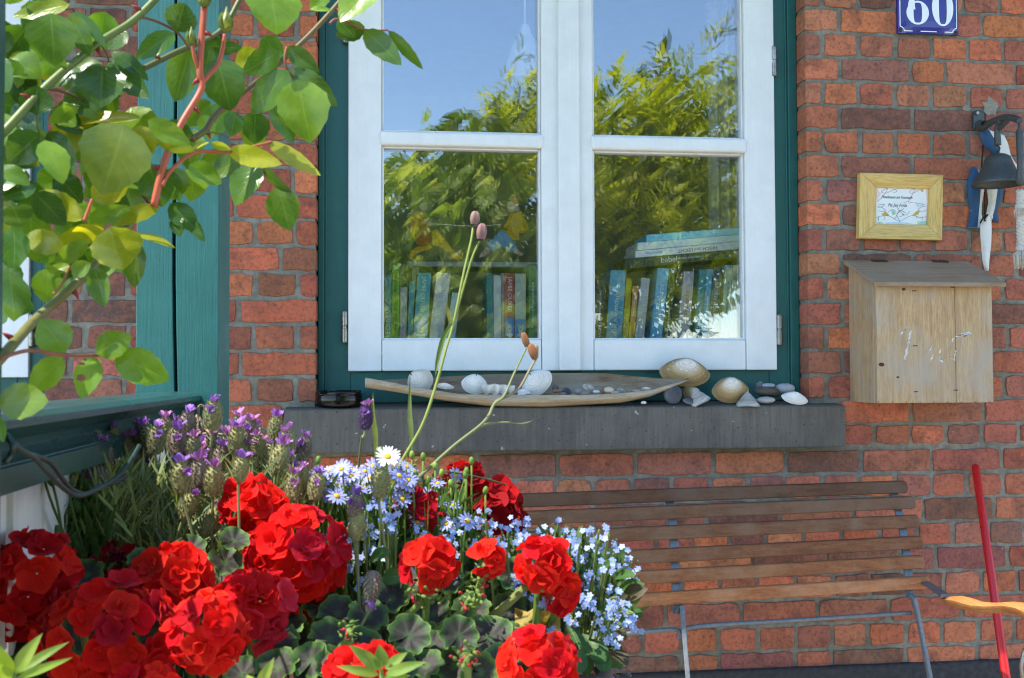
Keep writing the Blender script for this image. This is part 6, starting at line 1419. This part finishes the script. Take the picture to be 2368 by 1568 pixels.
# ------------------------------------------------------------------ soft sprigs close to the lens
def sprig(label, cx, cy, lvs, Y, stem):
    t = thing('leafy_sprig', at(cx, cy, Y), label, 'sprig'); MB().tube([at(*p, Y) for p in stem], [.0018, .0014], 6).build('stem', 'stem', t, smooth=True, color=(.18, .26, .05))
    for (bx, by, tx, ty, w_) in lvs:
        q = MB(); dy = R.uniform(-.02, .02); leaf(q, at(bx, by, Y), at(tx, ty, Y+dy), w_*scale_at(Y), (R.uniform(-.3, .3), -1, R.uniform(.2, .6)), .25, .06, 'lance', 8); q.build('leaf', 'sprig', t, smooth=True, color=R.choice([(.20, .32, .04), (.17, .28, .05), (.24, .34, .06)]))
sprig('blurred pale green sprig at the bottom left corner', 50, 1560, [(50, 1545, 168, 1397, 0), ] and [(32, 1560, 98, 1464, 34), (40, 1556, 160, 1484, 22), (40, 1566, 168, 1520, 20), (30, 1555, -20, 1475, 30), (30, 1565, -30, 1530, 26)], -2.45, [(30, 1640), (34, 1556)])
sprig('pale green sprig in front of the red flower head at the bottom centre', 880, 1560, [(880, 1548, 806, 1490, 30), (882, 1545, 876, 1490, 34), (890, 1548, 942, 1508, 24), (890, 1560, 986, 1530, 26), (876, 1560, 778, 1540, 22), (885, 1568, 950, 1562, 20)], -2.42, [(880, 1640), (882, 1548)])
sprig('single small pale leaf tip poking up at the bottom edge', 610, 1568, [(598, 1590, 634, 1520, 26), (595, 1600, 570, 1560, 20)], -2.42, [(600, 1640), (597, 1590)])
# ================================================================== BEHIND THE GLASS
YBk = .215
B1 = lambda x, y: (867+x*.1709, 607+y*.1709)
B2 = lambda x, y: (1352.5+x*.1843, 520+y*.1843)
zbook = at(1300, 812, YBk).z
tag(MB().box((RX0+.2, .182, zbook-.03), (RX1-.2, .62, zbook-.0005)).build('inner_sill_board', 'white', bevel=.004), 'white inner sill board under the row of cook books', 'shelf')
def book(label, tl, tr, bl, br, col, titles=(), panels=(), depth=.17, Y=YBk, rough=None):
    """corner points in photo units; the spine faces the glass"""
    zb_ = zbook; a, b, c, d = at(*tl, Y), at(*tr, Y), at(*br, Y), at(*bl, Y)
    kx = (d.z-zb_)/max(.01, a.z-d.z); d = d+(d-a)*kx; c = c+(c-b)*kx; d.z = c.z = zb_
    ctr = (d+c)/2; q = MB().prism([d, c, b, a], (0, depth, 0)); o = q.build('book', 'book', bevel=.0018, color=col, loc=(ctr.x, Y+depth/2, zb_)); tag(o, label, 'book', 'cook books behind the window')
    up_ = ((a+b)/2-(d+c)/2); wdt = (b-a).length; ux = up_.normalized()
    for (s_, f, size, mat, dr) in titles:              # f: position up the spine; dr 1 reads upwards, -1 reads down
        p = (d+c)/2+up_*f+V((0, -.0009, 0)); text('spine_title', s_, p, ux*dr, V((-dr, 0, 0)), size*wdt, mat, o, 'CENTER')
    for (f0, f1, mat) in panels:
        P = [d.lerp(a, f0), c.lerp(b, f0), c.lerp(b, f1), d.lerp(a, f1)]; ins = (c-d)*.04; P = [P[0]+ins, P[1]-ins, P[2]-ins, P[3]+ins]
        MB().prism([p+V((0, -.0006, 0)) for p in P], (0, .0005, 0)).build('spine_panel', mat, o)
        cc = (P[0]+P[2])/2; w2 = wdt*.26; hh = (f1-f0)*up_.length
        for (dx, dz, rx2, rz2, mt) in ((0, .02, .95, .40, 'print_cream'), (0, .30, 1.0, .16, 'print_blue'), (-.3, .10, .12, .05, 'print_blue'), (.3, .10, .12, .05, 'print_blue'), (0, -.12, .45, .06, 'print_blue'), (0, -.46, 1.3, .10, 'print_white')):
            MB().prism([cc+V((dx*w2+rx2*w2*math.cos(t_), -.0011-.0002*(mt == 'print_blue'), dz*hh+rz2*hh*math.sin(t_))) for t_ in [k*.5236 for k in range(12)]], (0, .0004, 0)).build('portrait_print', mt, o)
    return o
bb = 1030
TE, GN, BL_ = (.06, .36, .42), (.10, .36, .06), (.05, .24, .46)
book('mid blue book with pale title, leftmost behind the left pane', B1(127, 172), B1(222, 172), B1(127, bb), B1(222, bb), BL_, [('JAMIE OLIVER', .30, .82, 'print_white', 1)])
book('tall leaf green book with black title, second from the left', B1(228, 25), B1(326, 25), B1(226, bb), B1(324, bb), (.14, .42, .07), [('Ayurvedisch kochen mit Jahreszeiten', .55, .52, 'print_black', 1)])
book('violet patterned white book between green and teal ones', B1(340, 330), B1(436, 330), B1(326, bb), B1(424, bb), (.44, .40, .46))
book('narrow teal book leaning left of the big turquoise one', B1(462, 260), B1(545, 262), B1(434, bb), B1(500, bb), (.05, .34, .36))
book('wide turquoise book with portrait and cream title', B1(578, 135), B1(762, 142), B1(512, bb), B1(700, bb), TE, [('JAMIE OLIVER', .72, .44, 'print_cream', -1), ('Essen', .10, .42, 'print_cream', -1)], [(.20, .38, 'print_blue')])
book('wide lilac grey book with blue lettering', B1(838, 130), B1(1024, 150), B1(728, bb), B1(918, bb), (.50, .46, .52), [('JAMIE OLIVER', .62, .46, 'print_blue', -1), ('Genial', .16, .42, 'print_white', -1)])
book('short pale green booklet leaning beside the lilac grey book', B1(1045, 400), B1(1160, 412), B1(965, bb), B1(1084, bb), (.42, .56, .54))
book('dark teal book at the right of the gap', B1(1508, 140), B1(1590, 140), B1(1518, bb), B1(1598, bb), (.03, .22, .24))
book('white paper wad of thick pages beside the dark teal book', B1(1602, 165), B1(1702, 175), B1(1606, bb), B1(1704, bb), (.56, .58, .58))
book('thin plum coloured booklet left of the red book', B1(1708, 142), B1(1750, 142), B1(1710, bb), B1(1752, bb), (.30, .16, .30))
book('red book with white lettering and blue portrait', B1(1756, 140), B1(1884, 140), B1(1758, bb), B1(1888, bb), (.50, .07, .08), [('JAMIE OLIVER', .72, .62, 'print_white', -1), ('Kochen', .08, .60, 'print_white', -1)], [(.20, .42, 'print_blue')])
book('beige book with blue portrait right of the red book', B1(1892, 150), B1(2042, 152), B1(1894, bb), B1(2040, bb), (.52, .54, .48), [], [(.20, .41, 'print_blue')])
book('tall green book with white title near the middle stile', B1(2080, 20), B1(2184, 20), B1(2078, bb), B1(2180, bb), (.03, .24, .12), [('unsere Heimatküche', .56, .62, 'print_white', 1)])
book('thin bright blue book against the middle stile', B1(2190, 20), B1(2238, 20), B1(2192, bb), B1(2236, bb), (.03, .20, .50))
bb = 1440
book('navy book with white title, leftmost behind the right pane', B2(135, 690), B2(262, 695), B2(112, bb), B2(238, bb), (.03, .05, .09), [('PROVENCE', .22, .52, 'print_white', -1), ('Die Küche der', .70, .36, 'print_white', -1)])
book('broad sky blue book with white title', B2(320, 565), B2(515, 570), B2(262, bb), B2(458, bb), (.10, .40, .60), [('Die Kochschule', .48, .42, 'print_white', 1)])
book('yellow topped green book beside the sky blue one', B2(518, 665), B2(590, 672), B2(464, bb), B2(540, bb), (.46, .36, .03), [('Mezze in Istanbul', .34, .6, 'print_cream', 1)])
book('orange book with white script title', B2(603, 765), B2(672, 768), B2(545, bb), B2(612, bb), (.60, .26, .06), [('Super Süße!', .68, .66, 'print_white', -1)])
book('grey book showing its page edges right of the orange book', B2(705, 660), B2(815, 672), B2(622, bb), B2(738, bb), (.50, .52, .54))
book('bright blue speckled book with big white script', B2(912, 540), B2(1056, 545), B2(818, bb), B2(962, bb), (.12, .46, .70), [('Jahreszeiten', .60, .62, 'print_white', 1), ('la may', .07, .40, 'print_white', 1)])
book('dark green book with slim white title', B2(1060, 560), B2(1135, 562), B2(966, bb), B2(1072, bb), (.025, .06, .03), [('Einfach selber kochen', .36, .54, 'print_white', 1)])
book('lilac grey book with dark red title', B2(1240, 580), B2(1372, 585), B2(1150, bb), B2(1300, bb), (.46, .42, .46), [('strandküche', .56, .62, 'print_red', 1), ('SIBAR', .09, .44, 'print_black', 1)])
book('deep teal book with white title near the curtain', B2(1440, 560), B2(1522, 562), B2(1368, bb), B2(1452, bb), (.03, .26, .32), [('Grillen  Die 70 besten', .34, .62, 'print_white', 1)])
book('narrow blue book squeezed between teal and indigo', B2(1530, 556), B2(1606, 558), B2(1458, bb), B2(1526, bb), (.08, .40, .62), [("un's Küche Lieblingsrezepte", .44, .54, 'print_white', 1)])
book('indigo book with pale title', B2(1618, 530), B2(1722, 534), B2(1534, bb), B2(1650, bb), (.07, .09, .17), [('Vegetarisch VOM FEINSTEN', .52, .56, 'print_white', 1)])
book('pale blue book with black title by the curtain', B2(1764, 500), B2(1850, 502), B2(1706, bb), B2(1798, bb), (.36, .54, .58), [('Schnelle Küche mit Stil', .62, .5, 'print_black', 1)])
book('pale grey book second from the right end', B2(1856, 500), B2(1908, 502), B2(1806, bb), B2(1862, bb), (.46, .52, .52))
book('pale grey book at the right end of the row', B2(1916, 500), B2(1990, 502), B2(1870, bb), B2(1960, bb), (.52, .56, .55))
def flatbook(label, tl, tr, bl, br, col, titles=(), Y=.20, depth=.17):
    a, b, c, d = at(*tl, Y), at(*tr, Y), at(*br, Y), at(*bl, Y); ctr = (c+d)/2
    o = MB().prism([d, c, b, a], (0, depth, 0)).build('book', 'book', bevel=.0015, color=col, loc=(ctr.x, Y+depth/2, min(c.z, d.z))); o.color = (*[min(.9, x*1.7+.015) for x in col], 1); tag(o, label, 'book', 'cook books behind the window'); rx2 = (b-a).normalized(); h = (a-d).length
    for (s_, f, size, mat, flip, al) in titles: text('spine_title', s_, d.lerp(c, f)+(a-d)*.5+V((0, -.0009, 0)), rx2*flip, V((0, 0, flip)), size*h, mat, o, al)
flatbook('black book with white lower case title at the bottom of the lying stack', B2(500, 428), B2(1980, 300), B2(500, 556), B2(1980, 402), (.02, .03, .025), [('babel', .30, .80, 'print_white', 1, 'LEFT'), ('MARANDA ENGELBRECHT', .425, .24, 'print_white', 1, 'LEFT')])
flatbook('pale mint book with upside down title lying on the black book', B2(630, 330), B2(1980, 205), B2(630, 414), B2(1980, 296), (.50, .66, .64), [('FRISCH und LEICHT', .76, .72, 'print_black', -1, 'LEFT'), ('donna hay', .25, .66, 'print_blue', -1, 'LEFT')])
flatbook('grey green book lying second from the top', B2(655, 225), B2(1980, 122), B2(655, 322), B2(1980, 200), (.44, .56, .52))
flatbook('bright blue book topping the lying stack', B2(770, 125), B2(1980, 30), B2(770, 215), B2(1980, 118), (.12, .42, .62), [('FRISCH & FEIN', .80, .40, 'print_white', -1, 'LEFT')])
# pendant lamp
yl_ = .9; lp = thing('pendant_lamp', at(1213, 190, yl_), 'white bell shaped pendant lamp hanging inside behind the left sash', 'lamp')
c = at(1214, 190, yl_); s_ = scale_at(yl_)
prof = [(.0, 136), (8, 136), (9, 134), (19, 108), (20, 104), (26, 98), (38, 70), (46, 40), (52, 4), (52, 0), (50, 2), (40, 40), (24, 92), (0, 100)]
MB().lathe([(r*s_, z*s_) for r, z in prof], c, 32).build('lamp_shade', 'lamp', lp, smooth=True); MB().tube([c+V((0, 0, 134*s_)), V((c.x, c.y, RZ1))], .0045, 8).build('cord', 'lamp', lp, smooth=True)
# curtain at the right
q = MB(); G = []; xa, xb = at(1640, 300, .42).x, at(1790, 300, .42).x
for i in range(41): f = i/40; x = xa+(xb-xa)*f; yv = .44+.026*math.sin(f*38); G.append([(x, yv, zbook), (x, yv, zbook+.6), (x, yv+.004, RZ1-.02)])
tag(q.grid(G).build('curtain', 'curtain', smooth=True), 'pale sheer curtain gathered inside at the right edge of the window', 'curtain')
# shelf board and hanging paper children
a, b = at(942, 604, 1.1), at(1262, 619, 1.1)
sh = thing('wall_shelf', ((a.x+b.x)/2, 1.2, b.z), 'pale wall shelf inside the room above the books', 'shelf'); MB().box((a.x, 1.1, b.z), (b.x, 1.34, a.z)).build('board', 'white', sh, bevel=.004)
for x in (960, 1240): p = at(x, 640, 1.16); MB().box((p.x-.015, 1.12, p.z-.03), (p.x+.015, 1.3, b.z)).build('bracket', 'steel', sh)
C5 = crop(1480*.578, 700*.578, .578/3.383); Yc = .125
def paper(parent, pts, mat, name, dy=0.):
    P = [at(*C5(x, y), Yc+dy) for x, y in pts]; MB().prism(P, (0, .0012, 0)).build(name, mat, parent)
pa = thing('paper_figure', at(*C5(750, 900), Yc), 'cut paper child in russet coat and yellow trousers pulling the string at left', 'paper figure')
paper(pa, [(620, 470), (560, 580), (530, 720), (560, 800), (640, 940), (780, 980), (830, 900), (820, 760), (780, 640), (720, 520)], 'paper_o', 'coat')
paper(pa, [(830, 760), (900, 730), (1030, 890), (1100, 980), (1040, 1050), (960, 980), (850, 950)], 'paper_y', 'trousers', -.003); paper(pa, [(1060, 1010), (1100, 990), (1250, 1130), (1180, 1155), (1110, 1120)], 'paper_y', 'leg', -.002)
paper(pa, [(640, 970), (850, 960), (800, 1010), (620, 1060), (560, 1140), (520, 1120), (560, 1020)], 'paper_y', 'leg', -.001); paper(pa, [(690, 380), (760, 370), (790, 430), (750, 490), (680, 470), (660, 430)], 'paper_s', 'head', -.003); paper(pa, [(800, 620), (860, 650), (830, 700), (770, 680)], 'paper_s', 'hand', -.004)
pb_ = thing('paper_figure', at(*C5(1850, 900), Yc), 'cut paper child in yellow shirt and blue trousers pulling the string at right', 'paper figure')
paper(pb_, [(1900, 520), (2040, 490), (2110, 620), (2150, 740), (2080, 790), (1960, 780), (1800, 720), (1840, 640)], 'paper_y', 'shirt'); paper(pb_, [(1800, 740), (1960, 780), (2020, 800), (2010, 880), (1930, 880), (1860, 810)], 'paper_y', 'sleeve', -.002)
paper(pb_, [(1780, 735), (1910, 850), (1950, 940), (2000, 980), (1890, 1050), (1770, 960), (1670, 1030), (1560, 950)], 'paper_b', 'trousers', -.003); paper(pb_, [(1580, 970), (1650, 1025), (1560, 1100), (1470, 1125), (1490, 1070)], 'paper_s', 'leg'); paper(pb_, [(1920, 1030), (1990, 1000), (2080, 1070), (2060, 1100), (1980, 1080)], 'paper_s', 'leg')
paper(pb_, [(1860, 370), (1920, 350), (2010, 410), (2030, 480), (1910, 510), (1850, 450)], 'paper_s', 'head', -.002); paper(pb_, [(1900, 350), (1920, 300), (1990, 300), (2020, 370), (1990, 395)], 'paper_o', 'cap', -.003)
tag(MB().tube(spline([at(*C5(x, y), Yc-.004) for x, y in ((830, 665), (1000, 670), (1250, 688), (1500, 690), (1770, 670))], 6), .0012, 5).build('string', 'rope', smooth=True), 'white string stretched between the two paper children', 'string')

# ================================================================== GARDEN SEEN IN THE PANES
GM = YF+.03                                            # mirror plane of the glass
def refl(px, py, dist):
    p = at(px, py, GM+dist); return V((p.x, GM-dist, p.z))
def tree(label, lst, dist, thick, n, L, wr, cols, droop, trunk, limbs, grp='garden trees facing the house'):
    """crown from many single leaves in sprays, spread through a real volume round each limb"""
    base = refl(*trunk, dist); t = thing('garden_tree', (base.x, base.y, 0), label, 'tree', grp)
    top = max((refl(x, y, dist) for x, y, r in lst), key=lambda p: p.z)
    q = MB().tube(spline([(base.x, base.y, 0), (base.x+.05, base.y, 1.), (base.x-.03, base.y+.05, 1.9), (base.x+.08, base.y, 2.8)], 5), [.085-.0042*i for i in range(16)], 9); q.build('trunk', 'bark', t, smooth=True)
    q = MB()
    for (x, y, r) in lst:
        c = refl(x, y, dist); s0 = V((base.x, base.y, min(c.z-.1, R.uniform(.9, 2.4)))); q.tube(spline([s0, s0.lerp(c, .5)+V((0, R.uniform(-.2, .2), .1)), c], 4), [.03-.0028*i for i in range(9)], 6)
    q.build('limbs', 'bark', t, smooth=True)
    per = max(1, n//sum(int(r*r) for _, _, r in lst)) if False else None; A = sum(r*r for _, _, r in lst)
    for ci, col in enumerate(cols):
        q = MB()
        for (x, y, r) in lst:
            c = refl(x, y, dist); rm = r*(dist+3.3)/FPX
            for k in range(int(n*r*r/A/len(cols)/5)):
                d = V((R.gauss(0, 1), R.gauss(0, 1), R.gauss(0, 1))).normalized()*R.random()**.42; p = c+V((d.x*rm, d.y*max(rm, thick), d.z*rm)); ax_ = (d+V((R.uniform(-.6, .6), R.uniform(-.6, .6), R.uniform(-.2, .6)-droop))).normalized()
                for j in range(5):                       # a spray of leaflets along one twig
                    f = j/4; pp = p+ax_*L*1.1*f; sd = ax_.cross(V((R.uniform(-1, 1), R.uniform(-1, 1), R.uniform(-1, 1)))).normalized()*(1 if j % 2 else -1)
                    t_ = (ax_*.7+sd*.8-V((0, 0, droop*.8))).normalized(); l = L*R.uniform(.7, 1.15); nrm_ = t_.cross(sd+V((.01, .02, .3))).normalized(); s2 = t_.cross(nrm_); w_ = l*wr/2
                    a, b = pp, pp+t_*l; m1, m2 = pp+t_*l*.3, pp+t_*l*.68+nrm_*l*.05; o = len(q.v)
                    q.add([a, m1-s2*w_, m1+nrm_*w_*-.3, m1+s2*w_, m2-s2*w_*.8, m2-nrm_*w_*.3, m2+s2*w_*.8, b-nrm_*l*.12], [(0, 1, 2), (0, 2, 3), (1, 4, 5, 2), (2, 5, 6, 3), (4, 7, 5), (5, 7, 6)], 0,
                          [(.5, 0), (0, .3), (.5, .3), (1, .3), (0, .7), (.5, .7), (1, .7), (.5, 1)])
        o = q.build('crown', 'tree_leaf', t, color=col); o['kind'] = 'stuff'
TB = [(1545, 230, 60), (1600, 260, 70), (1480, 270, 60), (1410, 290, 65), (1680, 265, 55), (1380, 370, 80), (1470, 380, 90), (1570, 370, 100), (1660, 370, 90), (1440, 470, 90), (1550, 480, 100), (1660, 480, 100), (1740, 400, 80), (1740, 560, 90), (1420, 570, 80), (1540, 590, 100), (1660, 600, 80), (1225, 240, 55), (1180, 300, 55), (1250, 320, 70), (1150, 370, 55), (1210, 430, 80), (1300, 420, 90), (1250, 520, 80), (1330, 560, 80), (1480, 690, 110), (1330, 680, 90)]
tree('sunlit tree with long yellow green leaflets mirrored in the right sash', TB, 5.6, 1.6, 8000, .175, .30, [(.50, .55, .02), (.10, .15, .012), (.64, .64, .05)], .15, (1500, 900), None)  # dark middle leaf colour stands in for shaded gaps in the crown
TA = [(1040, 330, 45), (1090, 340, 45), (1010, 400, 55), (1080, 410, 65), (1130, 420, 45), (1000, 470, 50), (1060, 490, 70), (1120, 500, 70), (940, 450, 28), (910, 520, 42), (960, 560, 55), (1030, 570, 80), (1110, 590, 80), (900, 600, 50), (960, 650, 80), (1050, 670, 90), (1150, 660, 80), (900, 700, 60), (1000, 740, 90), (1120, 740, 90), (935, 345, 16), (1220, 640, 70), (1220, 740, 80), (970, 345, 18)]
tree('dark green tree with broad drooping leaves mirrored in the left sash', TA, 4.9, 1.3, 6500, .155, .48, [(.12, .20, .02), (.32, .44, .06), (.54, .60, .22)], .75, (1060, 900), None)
# clipped hedge and far bushes that close the garden
def hedge(label, x0, x1, y, h, n, col):
    t = thing('garden_hedge', ((x0+x1)/2, y, 0), label, 'hedge'); q = MB()
    for i in range(n):
        p = V((R.uniform(x0, x1), y+R.gauss(0, .3), R.random()**.7*h*(1+.12*math.sin(i)))); d = V((R.gauss(0, 1), R.gauss(0, 1), R.gauss(0, 1))).normalized(); s_ = d.orthogonal().normalized(); l = R.uniform(.12, .22)
        q.add([p, p+d*l*.5+s_*l*.3, p+d*l, p+d*l*.5-s_*l*.3], [(0, 1, 2, 3)], 0, [(.5, 0), (1, .5), (.5, 1), (0, .5)])
    o = q.build('foliage', 'tree_leaf', t, color=col); o['kind'] = 'stuff'
hedge('dark hedge closing the garden behind the mirrored trees', -4, 12, -9.5, 1.3, 7000, (.04, .085, .02))
